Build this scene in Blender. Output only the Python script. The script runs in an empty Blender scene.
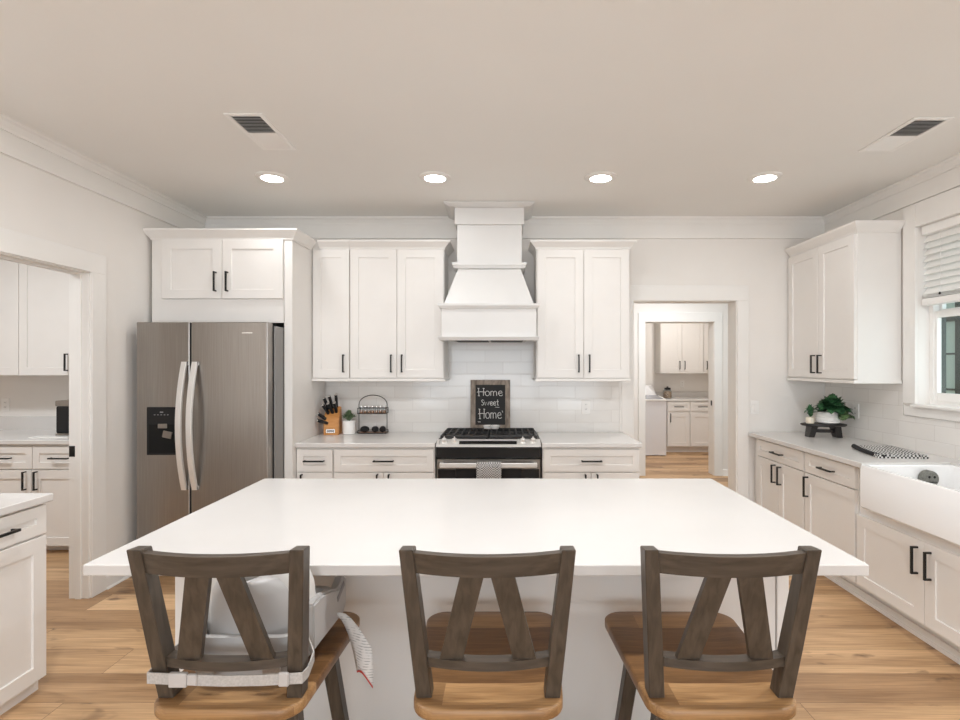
import bpy, bmesh, math, random
from mathutils import Vector, Matrix
random.seed(7)
R = math.radians
SC = bpy.context.scene
COL = SC.collection

# ------------------------------------------------------------------ camera
cam_d = bpy.data.cameras.new('camera'); cam = bpy.data.objects.new('camera', cam_d); COL.objects.link(cam)
cam.location = (0, 0, 1.423); cam.rotation_euler = (R(90), 0, 0)
cam_d.sensor_width = 36; cam_d.lens = 532 / 960 * 36
cam_d.shift_x = -23 / 960; cam_d.shift_y = 5 / 960
cam_d.clip_start = 0.05
SC.camera = cam
# ------------------------------------------------------------------ world, exposure
SC.view_settings.view_transform = 'Standard'; SC.view_settings.look = 'None'
SC.view_settings.gamma = 1; SC.view_settings.use_curve_mapping = False
SC.view_settings.exposure = 0.14
W = bpy.data.worlds.new('world'); SC.world = W; W.use_nodes = True
bg = W.node_tree.nodes['Background']; bg.inputs[0].default_value = (0.80, 0.90, 1.0, 1); bg.inputs[1].default_value = 1.3
SC.cycles.max_bounces = 14; SC.cycles.diffuse_bounces = 10; SC.cycles.glossy_bounces = 4
SC.cycles.sample_clamp_indirect = 6; SC.cycles.use_denoising = True

XL, XR, YB, CEIL, YR = -2.53, 2.73, 4.50, 2.72, -4.2

def area_light(name, loc, rot, sx, sy, power, color=(1, 1, 1), shape='RECTANGLE'):
    d = bpy.data.lights.new(name, 'AREA'); d.shape = shape; d.size = sx
    if shape in ('RECTANGLE', 'ELLIPSE'): d.size_y = sy
    d.energy = power; d.color = color
    o = bpy.data.objects.new(name, d); COL.objects.link(o); o.location = loc; o.rotation_euler = rot
    return o
# added fill light at an invented rear opening; daylight through the sink window
area_light('rear_fill_light', (0.1, YR + 0.05, 1.20), (R(112), 0, 0), 4.4, 1.6, 94, (0.88, 0.945, 1.0))
area_light('sink_window_daylight', (2.95, 2.63, 1.55), (0, R(90), 0), 0.7, 1.6, 4, (0.90, 0.96, 1.0))
sd = bpy.data.lights.new('sun', 'SUN'); sd.energy = 2.5; sd.angle = R(3); sun = bpy.data.objects.new('sun', sd); COL.objects.link(sun); sun.rotation_euler = (R(-20), R(-35), 0)
DOWN_W, WARM = 2.1, (0.945, 0.973, 1.0)

# ------------------------------------------------------------------ helpers
class MB:
    """collects shapes in one bmesh; off is subtracted so world coordinates become local ones"""
    def __init__(s, off=(0, 0, 0)):
        s.bm = bmesh.new(); s.off = Vector(off)
    def box(s, x0, x1, y0, y1, z0, z1, bev=0, seg=1, rot=None, piv=None):
        m = bmesh.new()
        vs = [m.verts.new((x, y, z)) for x in (x0, x1) for y in (y0, y1) for z in (z0, z1)]
        for f in ((0, 1, 3, 2), (4, 6, 7, 5), (0, 4, 5, 1), (2, 3, 7, 6), (0, 2, 6, 4), (1, 5, 7, 3)):
            m.faces.new([vs[i] for i in f])
        bmesh.ops.recalc_face_normals(m, faces=m.faces)
        if bev: bmesh.ops.bevel(m, geom=list(m.edges), offset=bev, segments=seg, affect='EDGES', profile=0.5)
        if rot is not None:
            p = Vector(piv) if piv else Vector(((x0+x1)/2, (y0+y1)/2, (z0+z1)/2))
            bmesh.ops.transform(m, matrix=Matrix.Translation(p) @ rot @ Matrix.Translation(-p), verts=m.verts)
        s.add(m); return s
    def add(s, m, M=None):
        if M is not None: bmesh.ops.transform(m, matrix=M, verts=m.verts)
        me = bpy.data.meshes.new('t'); m.to_mesh(me); m.free(); s.bm.from_mesh(me); bpy.data.meshes.remove(me)
    def shaker(s, x0, x1, z0, z1, y=0, th=0.02, fr=0.066, rec=0.008):
        """a slab standing in front of y (towards -y) with a recessed middle panel"""
        m = bmesh.new()
        vs = [m.verts.new((a, b, c)) for a in (x0, x1) for b in (y - th, y) for c in (z0, z1)]
        for f in ((0, 1, 3, 2), (4, 6, 7, 5), (0, 4, 5, 1), (2, 3, 7, 6), (0, 2, 6, 4), (1, 5, 7, 3)):
            m.faces.new([vs[i] for i in f])
        bmesh.ops.recalc_face_normals(m, faces=m.faces)
        ff = [f for f in m.faces if f.normal.y < -0.9][0]
        oe = list(ff.edges)
        bmesh.ops.bevel(m, geom=oe, offset=0.0015, segments=1, affect='EDGES')
        m.faces.ensure_lookup_table()
        ff = max((f for f in m.faces if f.normal.y < -0.9), key=lambda f: f.calc_area())
        bmesh.ops.inset_region(m, faces=[ff], thickness=(fr - 0.003)*1.4142, depth=0)
        bmesh.ops.inset_region(m, faces=[ff], thickness=0.0025, depth=0)
        bmesh.ops.translate(m, verts=ff.verts, vec=(0, rec, 0))
        s.add(m); return s
    def prism(s, pts, z0, z1, bev=0, seg=2):
        m = bmesh.new()
        f = m.faces.new([m.verts.new((x, y, z0)) for x, y in pts])
        r = bmesh.ops.extrude_face_region(m, geom=[f])
        bmesh.ops.translate(m, verts=[v for v in r['geom'] if isinstance(v, bmesh.types.BMVert)], vec=(0, 0, z1 - z0))
        bmesh.ops.recalc_face_normals(m, faces=m.faces)
        if bev:
            es = [e for e in m.edges if abs(e.verts[0].co.z - e.verts[1].co.z) < 1e-6]
            bmesh.ops.bevel(m, geom=es, offset=bev, segments=seg, affect='EDGES', profile=0.5)
        s.add(m); return s
    def hexa(s, lo, hi):
        """eight corners: lo = four points counter-clockwise, hi = four points above them"""
        m = bmesh.new(); a = [m.verts.new(p) for p in lo]; b = [m.verts.new(p) for p in hi]
        m.faces.new(a[::-1]); m.faces.new(b)
        for i in range(4): m.faces.new((a[i], a[(i+1) % 4], b[(i+1) % 4], b[i]))
        bmesh.ops.recalc_face_normals(m, faces=m.faces); s.add(m); return s
    def bar(s, p, q, w, d, up=(0, 1, 0), bev=0.002, taper=1.0):
        """rectangular bar from p to q, w across, d along up"""
        p, q, up = Vector(p), Vector(q), Vector(up)
        t = (q - p).normalized(); a = t.cross(up).normalized(); b = a.cross(t).normalized()
        c = lambda P, k: [P + a*w/2*k*i + b*d/2*k*j for i, j in ((-1, -1), (1, -1), (1, 1), (-1, 1))]
        m = bmesh.new(); A = [m.verts.new(v) for v in c(p, 1)]; B = [m.verts.new(v) for v in c(q, taper)]
        m.faces.new(A[::-1]); m.faces.new(B)
        for i in range(4): m.faces.new((A[i], A[(i+1) % 4], B[(i+1) % 4], B[i]))
        bmesh.ops.recalc_face_normals(m, faces=m.faces)
        if bev: bmesh.ops.bevel(m, geom=list(m.edges), offset=bev, segments=1, affect='EDGES')
        s.add(m); return s
    def strip(s, pts, w, d, n=None):
        """curved rail: pts along the run (xyz centre), w = height (z), d = thickness in plan"""
        m = bmesh.new(); rings = []
        N = len(pts); P = [Vector(p) for p in pts]
        for i in range(N):
            t = (P[min(i+1, N-1)] - P[max(i-1, 0)]); t.z = 0; t.normalize(); o = Vector((-t.y, t.x, 0))
            rings.append([m.verts.new(P[i] + o*d/2*a + Vector((0, 0, w/2*b))) for a, b in ((-1, -1), (1, -1), (1, 1), (-1, 1))])
        m.faces.new(rings[0]); m.faces.new(rings[-1][::-1])
        for a, b in zip(rings, rings[1:]):
            for i in range(4): m.faces.new((a[i], a[(i+1) % 4], b[(i+1) % 4], b[i]))
        bmesh.ops.recalc_face_normals(m, faces=m.faces); s.add(m); return s
    def tube(s, pts, r, n=8, closed=False, cap=True):
        m = bmesh.new(); P = [Vector(p) for p in pts]; N = len(P); rings = []
        prev = None
        for i in range(N):
            if closed: t = (P[(i+1) % N] - P[i-1]).normalized()
            else: t = (P[min(i+1, N-1)] - P[max(i-1, 0)]).normalized()
            if prev is None:
                u = t.orthogonal().normalized()
            else:
                u = (prev - t*prev.dot(t)).normalized()
            prev = u; v = t.cross(u)
            rr = r[i] if isinstance(r, (list, tuple)) else r
            rings.append([m.verts.new(P[i] + (u*math.cos(2*math.pi*k/n) + v*math.sin(2*math.pi*k/n))*rr) for k in range(n)])
        L = list(zip(rings, rings[1:])) + ([(rings[-1], rings[0])] if closed else [])
        for a, b in L:
            for k in range(n): m.faces.new((a[k], a[(k+1) % n], b[(k+1) % n], b[k]))
        if not closed and cap: m.faces.new(rings[0][::-1]); m.faces.new(rings[-1])
        bmesh.ops.recalc_face_normals(m, faces=m.faces); s.add(m); return s
    def lathe(s, prof, n=24, M=None, c=(0, 0, 0)):
        """prof: (radius, z) from bottom to top around the z axis"""
        m = bmesh.new(); rings = []
        for r, z in prof:
            if r < 1e-6: rings.append([m.verts.new((0, 0, z))])
            else: rings.append([m.verts.new((r*math.cos(2*math.pi*k/n), r*math.sin(2*math.pi*k/n), z)) for k in range(n)])
        for a, b in zip(rings, rings[1:]):
            if len(a) == 1 and len(b) == 1: continue
            for k in range(n):
                k2 = (k+1) % n
                if len(a) == 1: m.faces.new((a[0], b[k2], b[k]))
                elif len(b) == 1: m.faces.new((a[k], a[k2], b[0]))
                else: m.faces.new((a[k], a[k2], b[k2], b[k]))
        if len(rings[0]) > 1: m.faces.new(rings[0][::-1])
        if len(rings[-1]) > 1: m.faces.new(rings[-1])
        bmesh.ops.recalc_face_normals(m, faces=m.faces)
        T = Matrix.Translation(Vector(c)) @ (M if M is not None else Matrix.Identity(4))
        s.add(m, T); return s
    def sweep(s, path, prof, closed_prof=True):
        """profile (out, z) swept along a plan polyline; 'out' points right of travel"""
        P = [Vector((x, y)) for x, y in path]; m = bmesh.new(); rings = []
        for i, p in enumerate(P):
            ds = []
            if i > 0: ds.append((P[i]-P[i-1]).normalized())
            if i < len(P)-1: ds.append((P[i+1]-P[i]).normalized())
            ns = [Vector((d.y, -d.x)) for d in ds]
            nn = ns[0] if len(ns) == 1 else (ns[0]+ns[1]) / (1 + ns[0].dot(ns[1]))
            rings.append([m.verts.new((p.x + nn.x*o, p.y + nn.y*o, z)) for o, z in prof])
        K = len(prof)
        for a, b in zip(rings, rings[1:]):
            for k in range(K): m.faces.new((a[k], a[(k+1) % K], b[(k+1) % K], b[k]))
        m.faces.new(rings[0][::-1]); m.faces.new(rings[-1])
        bmesh.ops.recalc_face_normals(m, faces=m.faces); s.add(m); return s
    def blob(s, c, rx, ry, rz, M=None, sub=2):
        m = bmesh.new(); bmesh.ops.create_icosphere(m, subdivisions=sub, radius=1)
        T = Matrix.Translation(Vector(c)) @ (M if M is not None else Matrix.Identity(4)) @ Matrix.Diagonal((rx, ry, rz, 1))
        s.add(m, T); return s
    def put(s, name, mat, parent=None, smooth=None, loc=None):
        if s.off.length: bmesh.ops.translate(s.bm, verts=s.bm.verts, vec=-s.off)
        me = bpy.data.meshes.new(name)
        if smooth:
            for f in s.bm.faces: f.smooth = True
            for e in s.bm.edges:
                if len(e.link_faces) == 2 and e.calc_face_angle(0) > R(smooth): e.smooth = False
        s.bm.to_mesh(me); s.bm.free()
        me.materials.append(mat)
        o = bpy.data.objects.new(name, me); COL.objects.link(o)
        if parent: o.parent = parent
        if loc: o.location = loc
        return o

def tag(o, label=None, cat=None, group=None, kind=None):
    if label: o['label'] = label
    if cat: o['category'] = cat
    if group: o['group'] = group
    if kind: o['kind'] = kind
    return o
def thing(name, label, cat, loc=(0, 0, 0), rz=0, group=None):
    o = bpy.data.objects.new(name, None); COL.objects.link(o); o.empty_display_size = 0.05
    o.location = loc; o.rotation_euler = (0, 0, rz)
    return tag(o, label, cat, group)
def structure(name, mb, mat, smooth=None, parent=None):
    o = mb.put(name, mat, parent, smooth); o['kind'] = 'structure'; return o
def dup(root, loc, rz=None, label=None, group=None):
    r = root.copy(); COL.objects.link(r); r.location = loc
    if rz is not None: r.rotation_euler = (0, 0, rz)
    if label: r['label'] = label
    if group: r['group'] = group
    for ch in list(root.children):
        c = ch.copy(); COL.objects.link(c); c.parent = r
        for g in list(ch.children):
            d = g.copy(); COL.objects.link(d); d.parent = c
    return r

# ------------------------------------------------------------------ materials
def mat(name, col, rough=0.5, metal=0.0, spec=0.5, emit=None, es=0, alpha=None):
    m = bpy.data.materials.new(name); m.use_nodes = True; b = m.node_tree.nodes['Principled BSDF']
    b.inputs['Base Color'].default_value = (*col, 1); b.inputs['Roughness'].default_value = rough
    b.inputs['Metallic'].default_value = metal; b.inputs['Specular IOR Level'].default_value = spec
    if emit: b.inputs['Emission Color'].default_value = (*emit, 1); b.inputs['Emission Strength'].default_value = es
    return m
def nodes(m): return m.node_tree.nodes, m.node_tree.links, m.node_tree.nodes['Principled BSDF']
def coords(N, L, scale=(1, 1, 1), loc=(0, 0, 0), kind='Object', rot=(0, 0, 0)):
    tc = N.new('ShaderNodeTexCoord'); mp = N.new('ShaderNodeMapping')
    mp.inputs['Scale'].default_value = scale; mp.inputs['Location'].default_value = loc; mp.inputs['Rotation'].default_value = rot
    L.new(tc.outputs[kind], mp.inputs[0]); return mp.outputs[0]
def ramp(N, L, src, stops):
    r = N.new('ShaderNodeValToRGB'); e = r.color_ramp.elements
    e[0].position, e[0].color = stops[0][0], (*stops[0][1], 1)
    e[1].position, e[1].color = stops[-1][0], (*stops[-1][1], 1)
    for p, c in stops[1:-1]:
        k = e.new(p); k.color = (*c, 1)
    L.new(src, r.inputs[0]); return r.outputs[0]
def bump(N, L, B, h, strength, dist=0.01):
    b = N.new('ShaderNodeBump'); b.inputs['Strength'].default_value = strength; b.inputs['Distance'].default_value = dist
    L.new(h, b.inputs['Height']); L.new(b.outputs[0], B.inputs['Normal'])
def mottled(name, c1, c2, rough, scale, spec=0.5, bstr=0.0, detail=3, metal=0, stretch=(1, 1, 1)):
    m = mat(name, c1, rough, metal, spec); N, L, B = nodes(m)
    n = N.new('ShaderNodeTexNoise'); n.inputs['Scale'].default_value = scale; n.inputs['Detail'].default_value = detail
    L.new(coords(N, L, stretch), n.inputs['Vector'])
    L.new(ramp(N, L, n.outputs[0], [(0.35, c1), (0.65, c2)]), B.inputs['Base Color'])
    if bstr: bump(N, L, B, n.outputs[0], bstr, 0.002)
    return m

M_wall = mottled('wall_paint', (0.79, 0.765, 0.735), (0.805, 0.78, 0.75), 0.75, 3, 0.3)
M_ceil = mottled('ceiling_paint', (0.80, 0.795, 0.775), (0.81, 0.805, 0.785), 0.85, 2, 0.2)
M_trim = mottled('trim_paint', (0.80, 0.785, 0.76), (0.82, 0.805, 0.78), 0.4, 4)
M_cab = mottled('cabinet_paint', (0.775, 0.755, 0.73), (0.79, 0.77, 0.745), 0.38, 5)
M_hood = mottled('hood_paint', (0.69, 0.685, 0.675), (0.705, 0.70, 0.69), 0.42, 5)
M_gapdark = mat('cabinet_inside', (0.45, 0.42, 0.39), 0.7)
M_quartz = mottled('quartz_top', (0.665, 0.65, 0.635), (0.69, 0.675, 0.66), 0.22, 2.2, 0.5, detail=5)
M_black = mat('black_metal', (0.012, 0.012, 0.012), 0.35, 0.3)
M_blackpl = mat('black_plastic', (0.010, 0.010, 0.011), 0.42, spec=0.35)
M_blackgl = mat('black_glass', (0.010, 0.010, 0.011), 0.08)
M_iron = mottled('cast_iron', (0.018, 0.018, 0.018), (0.035, 0.034, 0.033), 0.55, 60, bstr=0.2)
M_chrome = mat('polished_steel', (0.80, 0.78, 0.76), 0.22, 1.0)
M_satin = mat('satin_steel_handle', (0.80, 0.785, 0.765), 0.38, 0.55)
M_sink = mat('fireclay', (0.86, 0.86, 0.86), 0.12)
M_plate = mat('white_plastic', (0.84, 0.83, 0.81), 0.35)
M_rub = mat('dark_gap', (0.010, 0.010, 0.010), 0.7, spec=0.2)
M_white = mat('white_ceramic', (0.86, 0.85, 0.83), 0.25)
M_lens = mat('lit_lens', (1, 1, 1), 0.5, emit=(1.0, 0.95, 0.88), es=26)

def steel():
    m = mat('brushed_steel', (0.40, 0.37, 0.34), 0.30, 1.0); N, L, B = nodes(m)
    n = N.new('ShaderNodeTexNoise'); n.inputs['Scale'].default_value = 6; n.inputs['Detail'].default_value = 6
    L.new(coords(N, L, (50, 50, 0.6)), n.inputs['Vector'])
    L.new(ramp(N, L, n.outputs[0], [(0.3, (0.34, 0.315, 0.29)), (0.7, (0.41, 0.38, 0.35))]), B.inputs['Base Color'])
    mr = N.new('ShaderNodeMapRange'); mr.inputs[3].default_value = 0.26; mr.inputs[4].default_value = 0.38
    L.new(n.outputs[0], mr.inputs[0]); L.new(mr.outputs[0], B.inputs['Roughness'])
    bump(N, L, B, n.outputs[0], 0.05, 0.001)
    return m
M_steel = steel()

def plank_wood(name, pw, pl, cols, off=(0, 0, 0), rough=0.42, knots=True, gscale=1.0, mortar=0.0012, gap=(0.10, 0.05, 0.02), rot=(0, 0, 0)):
    """planks along X, pw wide in Y; every plank has its own tone, grain and knots"""
    m = mat(name, cols[0], rough); N, L, B = nodes(m)
    v = coords(N, L, loc=off, rot=rot)
    br = N.new('ShaderNodeTexBrick'); br.offset = 0.37; br.offset_frequency = 2
    br.inputs['Color1'].default_value = (0, 0, 0, 1); br.inputs['Color2'].default_value = (1, 1, 1, 1); br.inputs['Mortar'].default_value = (0.5, 0.5, 0.5, 1)
    br.inputs['Scale'].default_value = 1; br.inputs['Mortar Size'].default_value = mortar; br.inputs['Mortar Smooth'].default_value = 0.2
    br.inputs['Brick Width'].default_value = pl; br.inputs['Row Height'].default_value = pw
    L.new(v, br.inputs['Vector'])
    sep = N.new('ShaderNodeSeparateColor'); L.new(br.outputs['Color'], sep.inputs[0]); rnd = sep.outputs[0]
    mul = N.new('ShaderNodeMath'); mul.operation = 'MULTIPLY'; mul.inputs[1].default_value = 37.0; L.new(rnd, mul.inputs[0])
    def noise(scale, vec, detail, dist=0.0, rough_=0.55):
        mp = N.new('ShaderNodeMapping'); mp.inputs['Scale'].default_value = vec; L.new(v, mp.inputs[0])
        n = N.new('ShaderNodeTexNoise'); n.noise_dimensions = '4D'; n.inputs['Scale'].default_value = scale
        n.inputs['Detail'].default_value = detail; n.inputs['Distortion'].default_value = dist; n.inputs['Roughness'].default_value = rough_
        L.new(mp.outputs[0], n.inputs['Vector']); L.new(mul.outputs[0], n.inputs['W']); return n.outputs[0]
    tone = ramp(N, L, rnd, [(0.0, cols[0]), (0.5, cols[1]), (1.0, cols[2])])
    def mixc(a, b, fac, mode='MIX'):
        x = N.new('ShaderNodeMix'); x.data_type = 'RGBA'; x.blend_type = mode
        if isinstance(fac, float): x.inputs[0].default_value = fac
        else: L.new(fac, x.inputs[0])
        L.new(a, x.inputs[6])
        if isinstance(b, tuple): x.inputs[7].default_value = (*b, 1)
        else: L.new(b, x.inputs[7])
        return x.outputs[2]
    g1 = noise(2.2*gscale, (0.55, 7, 7), 5, 0.6)
    c = mixc(tone, ramp(N, L, g1, [(0.34, (0.66, 0.60, 0.54)), (0.50, (0.98, 0.97, 0.96)), (0.66, (1.14, 1.14, 1.13))]), 0.9, 'MULTIPLY')
    g2 = noise(5*gscale, (0.8, 30, 30), 4, 0.2)
    c = mixc(c, ramp(N, L, g2, [(0.32, (0.66, 0.60, 0.54)), (0.68, (1.14, 1.13, 1.12))]), 0.8, 'MULTIPLY')
    if knots:
        k = noise(3.2, (1.0, 2.6, 2.6), 3, 1.0)
        c = mixc(c, (0.13, 0.07, 0.035), ramp(N, L, k, [(0.60, (0, 0, 0)), (0.70, (0.85, 0.85, 0.85))]))
    c = mixc(c, gap, br.outputs['Fac'])
    L.new(c, B.inputs['Base Color'])
    bump(N, L, B, g2, 0.08, 0.001)
    return m
M_floor = plank_wood('oak_floor', 0.212, 1.55, [(0.35, 0.21, 0.11), (0.52, 0.335, 0.18), (0.67, 0.455, 0.265)], off=(0.3, -0.12, 0))
M_seat = plank_wood('oak_seat', 0.095, 3.0, [(0.17, 0.085, 0.032), (0.28, 0.155, 0.065), (0.46, 0.275, 0.125)], off=(5, 0.04, 0), rough=0.36, knots=False, gscale=2.2, mortar=0.0003, gap=(0.2, 0.1, 0.05))
def stain(name, c1, c2, rough=0.42, axis=(14, 14, 1.2)):
    m = mat(name, c1, rough); N, L, B = nodes(m)
    n = N.new('ShaderNodeTexNoise'); n.inputs['Scale'].default_value = 5; n.inputs['Detail'].default_value = 5; n.inputs['Distortion'].default_value = 0.5
    L.new(coords(N, L, axis), n.inputs['Vector'])
    L.new(ramp(N, L, n.outputs[0], [(0.3, c1), (0.7, c2)]), B.inputs['Base Color']); bump(N, L, B, n.outputs[0], 0.1, 0.001)
    return m
M_stain = stain('grey_brown_stain', (0.042, 0.031, 0.022), (0.088, 0.067, 0.049))
M_stainx = stain('grey_brown_stain_rail', (0.042, 0.031, 0.022), (0.088, 0.067, 0.049), axis=(1.2, 14, 14))
M_edge = stain('seat_edge_wood', (0.30, 0.14, 0.05), (0.42, 0.21, 0.085), axis=(2, 2, 20))

def tile(name, rot=(R(90), 0, 0)):
    m = mat(name, (0.8, 0.78, 0.75), 0.12); N, L, B = nodes(m)
    tc = N.new('ShaderNodeTexCoord'); sp = N.new('ShaderNodeSeparateXYZ'); cm = N.new('ShaderNodeCombineXYZ'); ad0 = N.new('ShaderNodeMath'); ad0.operation = 'SUBTRACT'; ad0.inputs[1].default_value = 0.026
    L.new(tc.outputs['Object'], sp.inputs[0]); L.new(sp.outputs[1 if rot[2] else 0], cm.inputs[0]); L.new(sp.outputs[2], ad0.inputs[0]); L.new(ad0.outputs[0], cm.inputs[1]); v = cm.outputs[0]
    br = N.new('ShaderNodeTexBrick'); br.inputs['Scale'].default_value = 1
    br.inputs['Color1'].default_value = (0.76, 0.74, 0.715, 1); br.inputs['Color2'].default_value = (0.80, 0.785, 0.76, 1)
    br.inputs['Mortar'].default_value = (0.68, 0.655, 0.63, 1)
    br.inputs['Brick Width'].default_value = 0.305; br.inputs['Row Height'].default_value = 0.1016
    br.inputs['Mortar Size'].default_value = 0.0022; br.inputs['Mortar Smooth'].default_value = 0.6
    L.new(v, br.inputs['Vector']); L.new(br.outputs['Color'], B.inputs['Base Color'])
    n = N.new('ShaderNodeTexNoise'); n.inputs['Scale'].default_value = 9; L.new(v, n.inputs['Vector'])
    ad = N.new('ShaderNodeMath'); ad.operation = 'MULTIPLY_ADD'; L.new(n.outputs[0], ad.inputs[0]); ad.inputs[1].default_value = 0.5
    inv = N.new('ShaderNodeMath'); inv.operation = 'SUBTRACT'; inv.inputs[0].default_value = 1; L.new(br.outputs['Fac'], inv.inputs[1])
    L.new(inv.outputs[0], ad.inputs[2]); bump(N, L, B, ad.outputs[0], 0.35, 0.002)
    return m
M_tileB = tile('subway_tile', (R(-90), 0, 0))
M_tileR = tile('subway_tile_side', (R(-90), 0, R(90)))

def check(name, c1, c2, scale, rough=0.85):
    m = mat(name, c1, rough, spec=0.2); N, L, B = nodes(m)
    ck = N.new('ShaderNodeTexChecker'); ck.inputs['Scale'].default_value = scale
    ck.inputs['Color1'].default_value = (*c1, 1); ck.inputs['Color2'].default_value = (*c2, 1)
    L.new(coords(N, L, (1, 1, 1), loc=(0.0013, 0.0013, 0.0013)), ck.inputs['Vector']); L.new(ck.outputs[0], B.inputs['Base Color'])
    return m
M_towel = check('black_white_check', (0.66, 0.65, 0.63), (0.02, 0.02, 0.02), 88)
M_towel2 = check('grey_white_check', (0.62, 0.61, 0.60), (0.10, 0.10, 0.10), 120)
M_blackcl = mat('black_cloth', (0.012, 0.012, 0.014), 0.8)
M_leaf = mottled('green_leaf', (0.025, 0.085, 0.035), (0.06, 0.18, 0.075), 0.4, 40)
M_leafpale = mottled('pale_leaf', (0.10, 0.17, 0.08), (0.22, 0.30, 0.17), 0.5, 40)
M_leafv = mottled('variegated_leaf', (0.05, 0.16, 0.05), (0.35, 0.42, 0.22), 0.4, 60)
M_block = mottled('knife_block_wood', (0.50, 0.215, 0.055), (0.60, 0.28, 0.085), 0.45, 12, stretch=(1, 1, 6))
M_copper = mat('copper_tone', (0.50, 0.24, 0.12), 0.35, 0.6)
M_barn = stain('weathered_frame', (0.17, 0.135, 0.105), (0.36, 0.30, 0.25), 0.8, (8, 8, 3))
M_chalk = mat('chalkboard', (0.014, 0.014, 0.014), 0.7)
M_chalkw = mat('chalk_white', (0.75, 0.74, 0.72), 0.9)
M_cream = mat('cream_ceramic', (0.80, 0.74, 0.62), 0.3)
M_darkwood = mottled('ebony_wood', (0.012, 0.010, 0.009), (0.028, 0.024, 0.022), 0.45, 20)
M_strap = mottled('grey_webbing', (0.42, 0.40, 0.38), (0.50, 0.48, 0.46), 0.8, 200)
M_buckle = mat('light_grey_plastic', (0.52, 0.50, 0.49), 0.4)
M_boost = mat('booster_plastic', (0.47, 0.46, 0.455), 0.35)
M_boostin = mat('booster_insert', (0.70, 0.69, 0.67), 0.45)
M_sponge = mottled('grey_sponge', (0.13, 0.13, 0.115), (0.20, 0.20, 0.18), 0.8, 90, bstr=0.5)
M_darkgreen = mat('dark_green_frame', (0.018, 0.035, 0.030), 0.5)
M_extpane = mat('pale_outside_glass', (0.45, 0.60, 0.56), 0.3)
M_extwall = mottled('outside_siding', (0.55, 0.60, 0.58), (0.60, 0.65, 0.62), 0.8, 6)
M_washer = mat('washer_enamel', (0.72, 0.72, 0.74), 0.3)
M_greyp = mat('grey_lid', (0.30, 0.31, 0.34), 0.2)
M_red = mat('red_print', (0.5, 0.05, 0.04), 0.7)
M_print = mat('grey_print', (0.30, 0.29, 0.29), 0.8)
def paperlabel():
    return mat('paper_label', (0.74, 0.72, 0.70), 0.7)
M_paper = paperlabel()
def thin_glass(name, tint=(0.95, 0.98, 0.97), gl=0.06):
    m = bpy.data.materials.new(name); m.use_nodes = True; N, L = m.node_tree.nodes, m.node_tree.links
    for n in list(N): N.remove(n)
    o = N.new('ShaderNodeOutputMaterial'); t = N.new('ShaderNodeBsdfTransparent'); g = N.new('ShaderNodeBsdfGlossy'); x = N.new('ShaderNodeMixShader')
    t.inputs[0].default_value = (*tint, 1); g.inputs['Roughness'].default_value = 0.02; x.inputs[0].default_value = gl
    L.new(t.outputs[0], x.inputs[1]); L.new(g.outputs[0], x.inputs[2]); L.new(x.outputs[0], o.inputs[0]); return m
M_glass = thin_glass('window_glass'); M_jar = thin_glass('jar_glass', (0.82, 0.86, 0.88), 0.15)

# ================================================================== STRUCTURE
HALL_Y, LAU_Y = 6.85, 9.15
structure('floor', MB().box(-5.2, XR + .16, YR, 4.65, -0.05, 0).box(-5.2, 4.6, 4.65, 9.7, -0.05, 0), M_floor)
structure('ceiling', MB().box(-5.2, XR + .16, YR - 0.15, 4.65, CEIL, CEIL + 0.05).box(-5.2, 4.6, 4.65, 9.7, CEIL, CEIL + 0.05), M_ceil)
# left wall with the pantry doorway (Y 2.42 .. 3.25)
LD0, LD1, DH = 2.40, 3.25, 2.045
w = MB()
w.box(XL - 0.11, XL, YR, LD0, 0, CEIL); w.box(XL - 0.11, XL, LD1, YB + 0.15, 0, CEIL); w.box(XL - 0.11, XL, LD0, LD1, DH, CEIL)
structure('wall_left', w, M_wall)
# back wall with the hall doorway
BD0, BD1, BH = 1.10, 1.975, 2.02
w = MB()
w.box(XL, BD0, YB, YB + 0.15, 0, CEIL); w.box(BD1, XR + 0.16, YB, YB + 0.15, 0, CEIL); w.box(BD0, BD1, YB, YB + 0.15, BH, CEIL)
structure('wall_back', w, M_wall)
# right wall with window opening
WY0, WY1, WZ0, WZ1 = 1.76, 3.50, 1.222, 2.385
w = MB()
w.box(XR, XR + 0.16, YR, WY0, 0, CEIL); w.box(XR, XR + 0.16, WY1, YB, 0, CEIL)
w.box(XR, XR + 0.16, WY0, WY1, 0, WZ0 - 0.02); w.box(XR, XR + 0.16, WY0, WY1, WZ1, CEIL)
structure('wall_right', w, M_wall)
w = MB()
w.box(XL, -2.1, YR - 0.15, YR, 0, CEIL); w.box(2.3, XR + 0.16, YR - 0.15, YR, 0, CEIL)
w.box(-2.1, 2.3, YR - 0.15, YR, 0, 0.35); w.box(-2.1, 2.3, YR - 0.15, YR, 2.55, CEIL)  # opening behind the camera, added to go with the rear fill light
structure('wall_rear', w, M_wall)
# pantry shell
w = MB(); w.box(-5.1, XL - 0.11, 4.65, 4.8, 0, CEIL); w.box(-5.2, -5.1, 0.6, 4.8, 0, CEIL); w.box(-5.1, XL - 0.11, 0.5, 0.6, 0, CEIL)
structure('wall_pantry', w, M_wall)
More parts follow.
